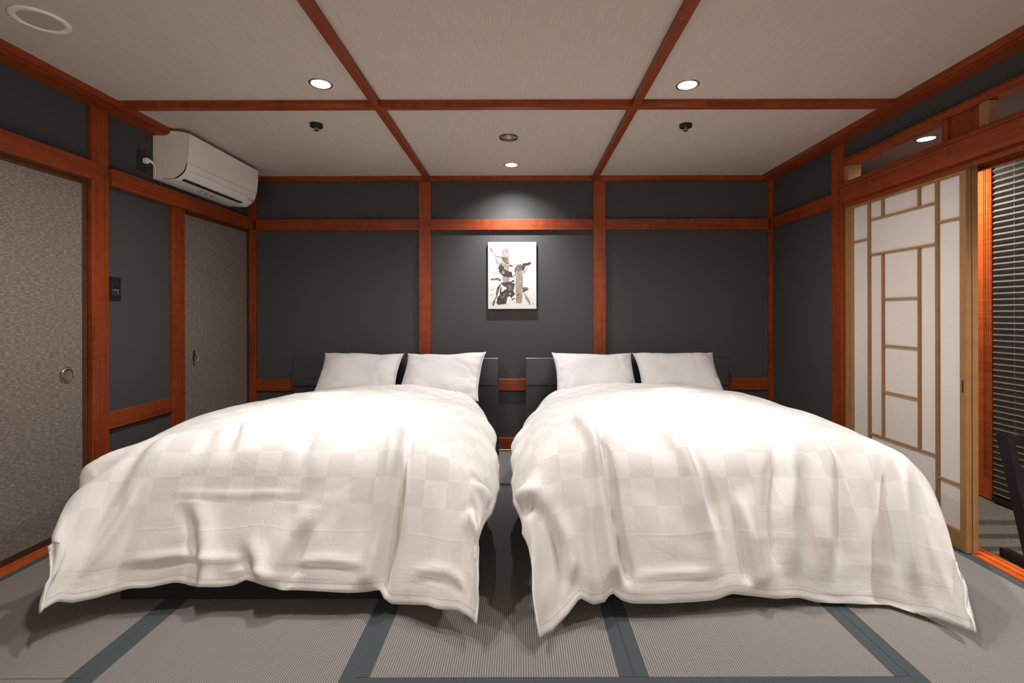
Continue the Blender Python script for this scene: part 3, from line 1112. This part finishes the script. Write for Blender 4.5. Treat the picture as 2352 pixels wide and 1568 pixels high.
ink([(480, 680), (510, 690), (515, 730), (480, 745), (465, 710)], INK1, 5, 3, 6)
ink([(470, 460), (520, 450), (570, 470), (575, 545), (540, 555), (500, 520)], INK3, 3, 4, 7)
ink([(595, 575), (640, 590), (668, 595), (640, 615), (610, 610)], INK2, 4, 4, 8)
ink([(600, 780), (640, 800), (690, 745), (700, 750), (650, 790), (690, 800), (680, 780)], INK2, 4, 5, 9)
ink([(445, 890), (520, 885), (600, 870), (690, 840), (680, 870), (640, 885), (690, 905), (685, 930), (675, 1000), (665, 1040), (695, 1080), (680, 1110), (630, 1150), (600, 1120), (560, 1140), (560, 1200), (540, 1250), (440, 1260), (410, 1270), (375, 1225), (385, 1160), (430, 1100), (440, 1060), (480, 1040), (500, 1020), (545, 1010), (548, 960), (500, 950)], INK2, 3, 8, 10)
ink([(560, 930), (600, 925), (640, 930), (645, 1010), (610, 1040), (575, 1020)], INK3, 5, 5, 11)
ink([(440, 1150), (500, 1080), (540, 1075), (520, 1120), (480, 1165)], INK3, 5, 4, 12)
ink([(590, 1060), (625, 1060), (630, 1090), (600, 1105), (585, 1085)], INK1, 6, 3, 13)
stroke([(450, 910), (420, 960), (400, 1010), (385, 1070), (380, 1120), (350, 1180), (330, 1230), (315, 1285)], [14, 42, 44, 38, 20, 14, 40, 26], INK3, 2)
stroke([(460, 960), (450, 1010), (440, 1070)], [12, 26, 20], INK2, 4)
stroke([(275, 285), (285, 330), (325, 375), (372, 430), (420, 445), (470, 455), (500, 500), (540, 550), (590, 560)], [10, 16, 5, 8, 10, 14, 12, 14, 8], INK2, 6)
stroke([(372, 435), (372, 510), (400, 550), (430, 600)], [8, 14, 16, 8], INK3, 6)
stroke([(385, 455), (410, 490), (440, 530), (470, 570)], [3, 4, 5, 18], INK2, 6)
ink([(275, 828), (300, 810), (340, 818), (380, 800), (430, 820), (470, 842), (440, 858), (380, 840), (320, 842), (290, 850)], INK3, 3, 3, 14)
ink([(815, 1060), (830, 960), (880, 970), (905, 965), (925, 1010), (890, 1020), (850, 1040)], INK3, 3, 7, 15)
stroke([(815, 1055), (850, 1040), (880, 1015)], [6, 14, 6], INK2, 5)
stroke([(850, 1060), (875, 1110), (905, 1170), (935, 1210), (950, 1270)], [6, 34, 46, 44, 12], INK1, 3)
stroke([(715, 1115), (745, 1098), (775, 1080)], [3, 12, 4], INK2, 6)
stroke([(640, 1190), (660, 1160), (705, 1165)], [22, 16, 8], INK2, 4)
for a, c in (((236, 705), (440, 715)), ((285, 742), (440, 737)), ((316, 690), (440, 700)), ((236, 1030), (420, 970)), ((250, 1115), (330, 1082)), ((270, 1250), (380, 1140)), ((590, 840), (650, 800)), ((630, 620), (670, 730)), ((650, 590), (705, 635)), ((395, 800), (450, 765))):
    stroke([a, ((a[0] + c[0]) / 2, (a[1] + c[1]) / 2), c], [2, 4, 2], INK3, 2)
for (u, v) in ((915, 452), (981, 453), (967, 638), (922, 720), (1013, 716), (425, 757), (412, 890), (843, 752), (446, 1303)):
    ink([(u + 4 * math.cos(a), v + 4 * math.sin(a)) for a in (0, 1, 2, 3, 4, 5)], INK2, 2)
ink([(990, 1238), (1012, 1236), (1014, 1258), (992, 1260)], SEAL, 2, 2, 16, 'seal_stamp')

# ------------------------------------------------------------------ beds
def noise2(nu, nv, cells, seed):
    """smooth value noise on a grid"""
    r = np.random.RandomState(seed)
    gu, gv = cells
    g = r.uniform(-1, 1, (gu + 4, gv + 4))
    u = np.linspace(0, gu, nu)
    v = np.linspace(0, gv, nv)
    iu = np.minimum(u.astype(int), gu - 1)
    iv = np.minimum(v.astype(int), gv - 1)
    fu, fv = u - iu, v - iv

    def w(f):
        return np.stack([(1 - f) ** 3 / 6, (3 * f ** 3 - 6 * f ** 2 + 4) / 6, (-3 * f ** 3 + 3 * f ** 2 + 3 * f + 1) / 6, f ** 3 / 6], 0)
    wu, wv = w(fu), w(fv)
    out = np.zeros((nu, nv))
    for a in range(4):
        for c in range(4):
            out += wu[a][:, None] * wv[c][None, :] * g[iu + a][:, iv + c]
    return out * 1.6


def side_prof(s, a, r, ang, dome):
    """distance out and drop for arc-length s>=0"""
    s = np.abs(s)
    A = math.radians(ang)
    s1 = np.minimum(s, a)
    arc = np.clip(s - a, 0, r * A)
    rest = np.maximum(s - a - r * A, 0)
    th = arc / r
    x = s1 + r * np.sin(th) + rest * math.cos(A)
    z = dome * (s1 / a) ** 2 + r * (1 - np.cos(th)) + rest * math.sin(A)
    return x, z


def seg_dist(S, T, pts):
    """distance, signed side and position along a polyline in cloth coordinates"""
    best = np.full(S.shape, 9.0)
    side = np.zeros(S.shape)
    along = np.zeros(S.shape)
    n_ = len(pts) - 1
    for i in range(n_):
        ax, ay = pts[i]
        bx, by = pts[i + 1]
        dx, dy = bx - ax, by - ay
        L = math.hypot(dx, dy)
        t = np.clip(((S - ax) * dx + (T - ay) * dy) / L ** 2, 0, 1)
        qx, qy = ax + t * dx, ay + t * dy
        d = np.hypot(S - qx, T - qy)
        sg = np.sign(dx * (T - ay) - dy * (S - ax))
        m_ = d < best
        best = np.where(m_, d, best)
        side = np.where(m_, sg, side)
        along = np.where(m_, (i + t) / n_, along)
    return best, side, along


def make_duvet(xc, tips, folds, seed, hem, label):
    nu, nv = 136, 150
    Sl, Sr = 1.02, 1.02
    s = np.linspace(-Sl, Sr, nu)
    YH = 3.50
    flat = 1.27
    Lt = flat + .25 * math.radians(66) + 0.415
    t = np.linspace(0, Lt, nv)
    S, T = np.meshgrid(s, t, indexing='ij')
    a_ = .60
    ox, dzs = side_prof(S, a_, .26, 78, .030)
    oy, dzt = side_prof(T, flat, .25, 66, 0.0)
    top = .628 + .022 * np.sin(np.clip(oy / 1.25, 0, 1) * math.pi) + 0.0 * S
    Zd = (dzs ** 3.2 + dzt ** 3.2 + 1e-9) ** (1 / 3.2)
    X = np.sign(S) * ox
    wh = np.clip(1 - T / .85, 0, 1)
    X = X * (1 - .12 * wh)
    Zd = Zd + .045 * wh * (S / Sl) ** 2
    Yy = YH - oy
    Z = top - Zd
    # corner pull towards the measured hem tips
    p = np.clip((np.abs(S) - .55) / (Sr - .55), 0, 1)
    q = np.clip((T - (flat - .05)) / (Lt - flat + .05), 0, 1)
    wgt = (p * q) ** .9
    for sgn, tip in ((-1, tips[0]), (1, tips[1])):
        i = 0 if sgn < 0 else nu - 1
        c = np.array([X[i, -1], Yy[i, -1], Z[i, -1]])
        dlt = np.array(tip) - np.array([xc, 0, 0]) - c
        m_ = (S * sgn > 0)
        X = X + m_ * wgt * dlt[0]
        Yy = Yy + m_ * wgt * dlt[1]
        Z = Z + m_ * wgt * dlt[2]
    # hem undulation along the foot and along the sides
    q2 = np.clip((T - flat) / (Lt - flat), 0, 1)
    n1 = noise2(nu, nv, (7, 3), seed)
    Yy = Yy + q2 ** 1.3 * .050 * n1
    Z = Z + q2 ** 2 * .040 * noise2(nu, nv, (7, 1), seed + 3)
    p2 = np.clip((np.abs(S) - .62) / (Sr - .62), 0, 1)
    X = X + np.sign(S) * p2 ** 1.3 * .030 * noise2(nu, nv, (2, 9), seed + 5)
    Z = Z + p2 ** 2 * .03 * noise2(nu, nv, (2, 9), seed + 6)
    P = np.stack([X, Yy, Z], -1)

    def normals(P):
        du = np.gradient(P, axis=0)
        dv = np.gradient(P, axis=1)
        n_ = np.cross(du, dv)
        n_ /= np.linalg.norm(n_, axis=-1, keepdims=True) + 1e-9
        # upward / outward
        return -n_ if n_[nu // 2, nv // 3, 2] < 0 else n_
    n_ = normals(P)
    # broad puffiness and shallow channels
    puff = .020 * noise2(nu, nv, (5, 6), seed + 11) + .008 * noise2(nu, nv, (11, 12), seed + 12)

    def ridge(c_, sd, pw):
        a1 = np.abs(noise2(nu, nv, c_, sd))
        return np.clip(1 - a1 * 2.2, 0, 1) ** pw
    qh = np.clip((T - (Lt - .22)) / .16, 0, 1) * np.clip((Lt - T) / .03, 0, 1)
    puff = puff + .011 * ridge((12, 6), seed + 31, 1.6) * q2 * (1 - .5 * qh)
    puff = puff - .009 * ridge((9, 7), seed + 33, 1.4) * np.clip(q2 * 2, 0, 1)
    puff = puff + .009 * ridge((8, 34), seed + 35, 1.3) * qh
    puff = puff + .010 * ridge((10, 14), seed + 37, 1.4) * p2
    puff = puff + .004 * ridge((9, 9), seed + 39, 1.5)
    H = puff
    for f in folds:
        d, sg, al = seg_dist(S, T, f['pts'])
        fade = np.clip(al * f.get('fin', 4) * .6, 0, 1) * np.clip((1 - al) * f.get('fout', 30) * .6, 0, 1)
        fade = fade * fade * (3 - 2 * fade)
        w = f['w']
        ds = d * sg * f.get('side', 1)
        H = H + fade * 1.45 * f['h'] * (np.exp(-((ds + .9 * w) / w) ** 2) - f.get('g', .9) * np.exp(-((ds - .5 * w) / (.6 * w)) ** 2))
    P = P + n_ * H[..., None]
    # let the foot hem rise and dip as it does in the photograph
    hx = (P[:, -1, 0] + xc) / P[:, -1, 1] * FPX + VPX
    want = np.interp(hx, [h_[0] for h_ in hem], [h_[1] for h_ in hem])
    dz = (CAMH - (want - VPY) * P[:, -1, 1] / FPX) - P[:, -1, 2]
    P[..., 2] += dz[:, None] * q2 ** 2.2
    target = P.copy()
    # --- small position based cloth relaxation: sheet is a bit longer than the form
    ex = 1.004
    hs, ht = (s[1] - s[0]) * ex, (t[1] - t[0]) * ex
    hd = math.hypot(hs, ht)
    stretch_s = np.linalg.norm(target[1:] - target[:-1], axis=-1)
    stretch_t = np.linalg.norm(target[:, 1:] - target[:, :-1], axis=-1)
    rs = np.maximum(stretch_s * ex, np.minimum(hs, stretch_s * 1.035))
    rt = np.maximum(stretch_t * ex, np.minimum(ht, stretch_t * 1.02))
    rnd = np.random.RandomState(seed)
    P = P + n_ * (.004 * noise2(nu, nv, (26, 26), seed + 20) + .003 * noise2(nu, nv, (14, 34), seed + 21))[..., None]
    V = np.zeros_like(P)
    # attraction weights: gentle in general
    K = np.full(S.shape, .030) + .25 * np.clip((T - (Lt - .05)) / .05, 0, 1)

    def con(A, B, rest, k):
        dlt = B - A
        L = np.linalg.norm(dlt, axis=-1, keepdims=True) + 1e-9
        c = dlt * ((L - rest[..., None]) / L) * (.5 * k)
        return c
    rd = None
    for it in range(150):
        V *= .9
        V[..., 2] -= .00006
        Q = P + V
        for sub in range(3):
            for off in (0, 1):
                A, B = Q[off:-1:2], Q[off + 1::2]
                m_ = min(len(A), len(B))
                c = con(A[:m_], B[:m_], rs[off::2][:m_], 1.0)
                A[:m_] += c
                B[:m_] -= c
            for off in (0, 1):
                A, B = Q[:, off:-1:2], Q[:, off + 1::2]
                m_ = min(A.shape[1], B.shape[1])
                c = con(A[:, :m_], B[:, :m_], rt[:, off::2][:, :m_], 1.0)
                A[:, :m_] += c
                B[:, :m_] -= c
        # bending: relax towards local mean
        for _ in range(1):
            lap = np.zeros_like(Q)
            lap[1:-1] += .5 * (Q[2:] + Q[:-2]) - Q[1:-1]
            lap[:, 1:-1] += .5 * (Q[:, 2:] + Q[:, :-2]) - Q[:, 1:-1]
            Q += .10 * lap
        Q += K[..., None] * (target - Q)
        Q[..., 2] = np.maximum(Q[..., 2], .018)
        V = Q - P
        P = Q
    P[..., 0] += xc
    # --- two layers with a rolled hem: puffy body that closes at the edge
    n_ = normals(P)
    e = np.minimum(np.minimum(S + Sl, Sr - S), np.minimum(Lt - T, T + .2))
    th = .007 * np.clip(e / .05, 0, 1) ** .6 + .004
    under = P - n_ * th[..., None] * 1.0
    under[..., 2] = np.maximum(under[..., 2], .006)
    mb = MB()
    mb.v = [tuple(x_) for x_ in P.reshape(-1, 3)] + [tuple(x_) for x_ in under.reshape(-1, 3)]
    M_ = nu * nv

    def vid(i, j, l=0):
        return l * M_ + i * nv + j
    for i in range(nu - 1):
        for j in range(nv - 1):
            mb.f.append((vid(i, j), vid(i, j + 1), vid(i + 1, j + 1), vid(i + 1, j)))
            mb.f.append((vid(i, j, 1), vid(i + 1, j, 1), vid(i + 1, j + 1, 1), vid(i, j + 1, 1)))
    for j in range(nv - 1):
        mb.f.append((vid(0, j), vid(0, j, 1), vid(0, j + 1, 1), vid(0, j + 1)))
        mb.f.append((vid(nu - 1, j), vid(nu - 1, j + 1), vid(nu - 1, j + 1, 1), vid(nu - 1, j, 1)))
    for i in range(nu - 1):
        mb.f.append((vid(i, 0), vid(i + 1, 0), vid(i + 1, 0, 1), vid(i, 0, 1)))
        mb.f.append((vid(i, nv - 1), vid(i, nv - 1, 1), vid(i + 1, nv - 1, 1), vid(i + 1, nv - 1)))
    root = empty('duvet', (xc, 2.6, .5), label, 'duvet', 'white duvets on the twin beds')
    o = mb.build('cover', DUV, root, True, fix=False)
    uvl = o.data.uv_layers.new(name='UVMap')
    su = np.concatenate([S.reshape(-1), S.reshape(-1)])
    tu = np.concatenate([(Lt - T).reshape(-1), (Lt - T).reshape(-1)])
    li = np.empty(len(o.data.loops), dtype=np.int32)
    o.data.loops.foreach_get('vertex_index', li)
    uv = np.empty((len(li), 2), dtype=np.float32)
    uv[:, 0] = su[li] + 2.003
    uv[:, 1] = tu[li] + .0007
    uvl.data.foreach_set('uv', uv.reshape(-1))
    at = o.data.attributes.new('edge', 'FLOAT', 'POINT')
    ed = np.minimum(np.minimum(S + Sl, Sr - S), Lt - T).reshape(-1)
    at.data.foreach_set('value', np.concatenate([ed, ed * 1.0]).astype(np.float32))
    return root, o, P


def bed(xc, name, hx0, hx1, seedlbl):
    b_ = empty('bed', (xc, 2.9, 0), name, 'bed', 'twin beds')
    MB().bbox(xc - .60, xc + .60, 1.932, 3.86, 0, .135, .004).build('base', BLACKB, b_)
    MB().bbox(xc - .64, xc + .60, 2.24, 3.84, .136, .42, .04).build('mattress', SHEET, b_)
    MB().bbox(hx0, hx1, 3.866, 3.935, .560, .778, .004).build('headboard_cap', BLK, b_)
    MB().bbox(hx0, hx1, 3.884, 3.93, .0, .560, .003).build('headboard', BLK, b_)
    return b_


bed(-.99, 'left bed with black headboard', -1.812, -.173, 1)
bed(.848, 'right bed with black headboard', .041, 1.655, 2)

HEML = [(60, 1415), (78, 1420), (100, 1395), (130, 1378), (165, 1381), (220, 1370), (295, 1348), (340, 1347), (400, 1334), (425, 1338), (445, 1345),
        (500, 1346), (535, 1342), (565, 1328), (610, 1345), (650, 1352), (700, 1354), (800, 1360), (840, 1358), (873, 1352), (882, 1374),
        (897, 1386), (980, 1388), (1000, 1397), (1050, 1400), (1075, 1415), (1098, 1438)]
HEMR = [(1240, 1462), (1265, 1449), (1303, 1410), (1331, 1372), (1361, 1388), (1390, 1382), (1402, 1358), (1425, 1378), (1450, 1386),
        (1521, 1386), (1600, 1382), (1643, 1378), (1679, 1364), (1784, 1376), (1833, 1373), (1880, 1386), (1918, 1392), (1983, 1390),
        (2040, 1400), (2088, 1413), (2145, 1419), (2200, 1440), (2267, 1464)]
foldsL = [
    dict(pts=[(-.30, 1.14), (-.285, 1.28), (-.24, 1.38), (-.23, 1.52)], w=.034, h=.030, fin=3, fout=2.5, g=1.3),
    dict(pts=[(-.40, 1.22), (-.33, 1.42), (-.36, 1.56)], w=.045, h=.014, fin=2.5, fout=2.5),
    dict(pts=[(.00, 1.18), (.07, 1.28), (.105, 1.38), (.10, 1.55), (.07, 1.66)], w=.045, h=.030, fin=3, fout=2, g=1.2),
    dict(pts=[(.26, 1.16), (.17, 1.24), (.08, 1.40)], w=.035, h=.016, fin=2.5, fout=2.5),
    dict(pts=[(.36, 1.15), (.465, 1.28), (.49, 1.50), (.475, 1.75), (.44, 1.98)], w=.034, h=.036, fin=3, fout=30, g=1.15, side=-1),
    dict(pts=[(-.40, 1.62), (-.30, 1.76), (-.25, 1.90), (-.24, 1.99)], w=.034, h=.026, fin=2.5, g=1.1),
    dict(pts=[(.22, 1.66), (.12, 1.80), (.07, 1.97)], w=.040, h=.020, fin=2.5, g=1.0, side=-1),
    dict(pts=[(-.12, 1.80), (-.04, 1.90), (.0, 1.99)], w=.034, h=.020, fin=2.5),
    dict(pts=[(-.60, 1.10), (-.57, 1.34), (-.63, 1.60), (-.74, 1.90)], w=.055, h=.020, fin=2.5, fout=4, g=.8),
    dict(pts=[(-.50, 1.45), (-.62, 1.72), (-.78, 1.96)], w=.024, h=.012, fin=2.5, fout=4, g=.8),
    dict(pts=[(-.97, 1.50), (-.82, 1.50), (-.64, 1.42)], w=.045, h=.034, fin=4, fout=2.5, g=1.1),
    dict(pts=[(.98, 1.50), (.86, 1.52), (.78, 1.60)], w=.032, h=.024, fin=9, fout=2),
    dict(pts=[(.98, 1.70), (.84, 1.66), (.74, 1.72)], w=.028, h=.020, fin=9, fout=2),
    dict(pts=[(.98, 1.12), (.84, 1.05), (.74, 1.02)], w=.040, h=.020, fin=9, fout=2),
    dict(pts=[(.98, .86), (.80, .80), (.70, .70)], w=.040, h=.022, fin=9, fout=2),
    dict(pts=[(.98, .58), (.82, .52), (.70, .45)], w=.038, h=.020, fin=9, fout=2),
    dict(pts=[(-.62, 1.90), (-.3, 1.885), (-.02, 1.90)], w=.015, h=.010, fin=6, fout=6),
    dict(pts=[(.05, 1.90), (.25, 1.885), (.42, 1.90)], w=.015, h=.009, fin=6, fout=6),
    dict(pts=[(.55, 1.90), (.72, 1.88), (.85, 1.92)], w=.015, h=.010, fin=6, fout=6),
    dict(pts=[(-.5, 1.655), (-.1, 1.645), (.4, 1.665)], w=.006, h=.005, fin=6, fout=6),
    dict(pts=[(-.75, .45), (-.2, .55), (.1, .35)], w=.05, h=.012, fin=3, fout=3),
    dict(pts=[(.0, .30), (.35, .45), (.6, .38)], w=.05, h=.012, fin=3, fout=3),
]
foldsR = [
    dict(pts=[(-.66, 1.20), (-.57, 1.27), (-.51, 1.42), (-.50, 1.66), (-.46, 1.94)], w=.032, h=.044, fin=5, fout=30, g=1.2, side=-1),
    dict(pts=[(-.36, 1.02), (-.25, 1.14), (-.17, 1.30), (-.12, 1.55), (-.06, 1.94)], w=.036, h=.034, fin=4, fout=8, g=1.0, side=-1),
    dict(pts=[(-.30, 1.22), (-.22, 1.33), (-.17, 1.50)], w=.028, h=.020, fin=4, fout=3, side=-1),
    dict(pts=[(.02, 1.62), (.04, 1.94)], w=.026, h=.030, fin=3, fout=30, g=1.1),
    dict(pts=[(.34, 1.30), (.24, 1.50), (.18, 1.70), (.17, 1.94)], w=.040, h=.030, fin=3, fout=8, g=1.0),
    dict(pts=[(.40, 1.10), (.44, 1.30), (.47, 1.50), (.40, 1.74), (.36, 1.94)], w=.036, h=.028, fin=3, fout=8, g=1.0, side=-1),
    dict(pts=[(.72, 1.40), (.66, 1.60), (.62, 1.94)], w=.040, h=.030, fin=3, fout=8, g=1.0),
    dict(pts=[(-.98, 1.54), (-.86, 1.60), (-.76, 1.70)], w=.035, h=.030, fin=9, fout=2, g=1.1),
    dict(pts=[(-.80, 1.62), (-.72, 1.78), (-.70, 1.92)], w=.030, h=.024, fin=3, fout=8, g=1.2),
    dict(pts=[(-.98, 1.16), (-.84, 1.12), (-.74, 1.16)], w=.032, h=.020, fin=9, fout=2),
    dict(pts=[(-.98, .92), (-.86, .90), (-.70, .80)], w=.032, h=.018, fin=9, fout=2),
    dict(pts=[(-.96, .60), (-.8, .62), (-.6, .52)], w=.035, h=.016, fin=9, fout=2),
    dict(pts=[(-.5, 1.79), (-.1, 1.785), (.3, 1.80), (.55, 1.79)], w=.006, h=.004, fin=6, fout=6),
    dict(pts=[(-.46, 1.91), (-.25, 1.90), (-.06, 1.91)], w=.012, h=.008, fin=6, fout=6),
    dict(pts=[(-.2, .35), (.15, .5), (.5, .4)], w=.05, h=.012, fin=3, fout=3),
]
dl, dlo, PL = make_duvet(-.99, ((-1.645, 1.645, .08), (-.140, 1.66, .06)), foldsL, 3, HEML,
                         'white checked duvet on the left bed')
dr, dro, PR = make_duvet(.848, ((.062, 1.63, .065), (1.56, 1.62, .06)), foldsR, 17, HEMR,
                         'white checked duvet on the right bed')
# fastening tapes on the aisle hem of the left duvet
nu_, nv_ = PL.shape[:2]
for j in (45, 62, 80):
    p = PL[nu_ - 1, j]
    MB().bar((p[0], p[1], p[2] + .006), (p[0] + .014, p[1] - .012, p[2] - .035), .007, .0015, Vector((0, 1, 0))).build('tie_tape', PIL, dl)


def pillow(w, h, th, loc, lean, yaw, roll, seed, label):
    nu, nv = 64, 44
    a = np.linspace(-1, 1, nu)
    c = np.linspace(-1, 1, nv)
    A, C = np.meshgrid(a, c, indexing='ij')
    X = A * w / 2 * (1 - .055 * (1 - C ** 2)) * (1 + .02 * np.abs(C) ** 6)
    Yl = C * h / 2 * (1 - .09 * (1 - A ** 2)) * (1 + .03 * np.abs(A) ** 6)
    T = (np.clip((1 - A ** 4) * (1 - C ** 4), 0, 1)) ** .55
    wr = .012 * noise2(nu, nv, (6, 5), seed) - .010 * np.clip(1 - 2.4 * np.abs(noise2(nu, nv, (9, 7), seed + 1)), 0, 1) ** 1.5 * np.clip((np.abs(A) + np.abs(C) * .5) * 1.2 - .35, 0, 1)
    # gathers at the two short ends
    gather = .006 * np.sin(C * 17 + 3 * noise2(nu, nv, (3, 3), seed + 2)) * np.abs(A) ** 5 * (1 - C ** 6)
    dg = .008 * np.sin((A - C) * 14) * (np.abs(A) ** 4 * np.abs(C) ** 3)
    edge = (1 - np.abs(A) ** 14) * (1 - np.abs(C) ** 14)
    zt = th / 2 * T + (wr + gather + dg) * edge
    zb_ = -th / 2 * T * .8 + .004 * noise2(nu, nv, (6, 4), seed + 4) * edge
    eb = .010 * noise2(nu, nv, (5, 4), seed + 7)
    zt += eb
    zb_ += eb
    R = Matrix.Rotation(yaw, 4, 'Z') @ Matrix.Rotation(lean, 4, 'X') @ Matrix.Rotation(roll, 4, 'Z')
    root = empty('pillow', loc, label, 'pillow', 'white pillows')
    mb = MB()
    for Zl in (zt, zb_ - .001):
        for i in range(nu):
            for j in range(nv):
                q = R @ Vector((X[i, j], Yl[i, j], Zl[i, j]))
                mb.v.append((q.x + loc[0], q.y + loc[1], q.z + loc[2]))
    M_ = nu * nv
    for i in range(nu - 1):
        for j in range(nv - 1):
            k = i * nv + j
            mb.f.append((k, k + nv, k + nv + 1, k + 1))
            mb.f.append((M_ + k, M_ + k + 1, M_ + k + nv + 1, M_ + k + nv))
    for j in range(nv - 1):
        k = j
        mb.f.append((k, k + 1, M_ + k + 1, M_ + k))
        k = (nu - 1) * nv + j
        mb.f.append((k + 1, k, M_ + k, M_ + k + 1))
    for i in range(nu - 1):
        k = i * nv
        mb.f.append((k + nv, k, M_ + k, M_ + k + nv))
        k = i * nv + nv - 1
        mb.f.append((k, k + nv, M_ + k + nv, M_ + k))
    mb.build('pillowcase', PIL, root, True, fix=False)
    # side seam piping at the open end
    sm = []
    for j in range(nv):
        q = R @ Vector((X[-1, j], Yl[-1, j], (zt[-1, j] + zb_[-1, j]) / 2))
        sm.append((q.x + loc[0], q.y + loc[1], q.z + loc[2]))
    MB().tube(sm, .0022, 6).build('seam', PIL, root, True)
    return root


LEAN = math.radians(47)
pillow(.60, .40, .15, (-1.213, 3.655, .675), LEAN, 0.0, 0.0, 31, 'pillow at the outer side of the left bed, near the left wall')
pillow(.61, .42, .15, (-.585, 3.60, .672), LEAN, math.radians(-9), math.radians(1.5), 47, 'brightly lit pillow on the aisle side of the left bed')
pillow(.610, .42, .15, (.556, 3.63, .672), LEAN, math.radians(5), math.radians(-2), 59, 'pillow on the aisle side of the right bed, next to the gap')
pillow(.610, .40, .15, (1.182, 3.655, .672), LEAN, 0.0, math.radians(0), 71, 'pillow at the outer side of the right bed, near the paper screen')

# ------------------------------------------------------------------ porch chair
c0, c1 = 2.245, 2.76
ch = empty('lounge_chair', ((c0 + c1) / 2, 1.95, 0), 'low dark wooden lounge chair with a patterned cushion on the porch', 'chair')
for x in (c0, c1):
    MB().bar((x, 2.135, .045), (x, 2.262, .565), .034, .050).build('back_post', CHB, ch)
    MB().bar((x, 1.62, .045), (x, 1.60, .40), .034, .045).build('front_leg', CHB, ch)
    MB().bar((x - .0, 2.27, .018), (x, 1.55, .022), .034, .036).build('floor_runner', CHB, ch)
MB().bar((c0, 2.258, .548), (c1, 2.258, .548), .030, .028, Vector((0, 0, 1))).build('top_rail', CHB, ch)
MB().bar((c0, 2.225, .405), (c1, 2.225, .405), .022, .030, Vector((0, 0, 1))).build('back_slat', CHB, ch)
MB().bar((c0, 2.19, .27), (c1, 2.19, .27), .022, .030, Vector((0, 0, 1))).build('back_slat', CHB, ch)
MB().bar((c0, 2.165, .135), (c1, 2.165, .135), .030, .03, Vector((0, 0, 1))).build('seat_rail', CHB, ch)
MB().bar((c0, 1.62, .25), (c1, 1.62, .25), .030, .03, Vector((0, 0, 1))).build('seat_rail', CHB, ch)
cu = MB()
bm = bmesh.new()
bmesh.ops.create_cube(bm, size=1.0)
for v in bm.verts:
    v.co = Vector((v.co.x * .50, v.co.y * .52, v.co.z * .10))
bmesh.ops.bevel(bm, geom=bm.edges[:], offset=.035, segments=4, affect='EDGES')
cu.add_bm(bm, Matrix.Translation(((c0 + c1) / 2, 1.90, .262)) @ Matrix.Rotation(math.radians(-13), 4, 'X'))
cu.build('seat_cushion', CUSH, ch, True)
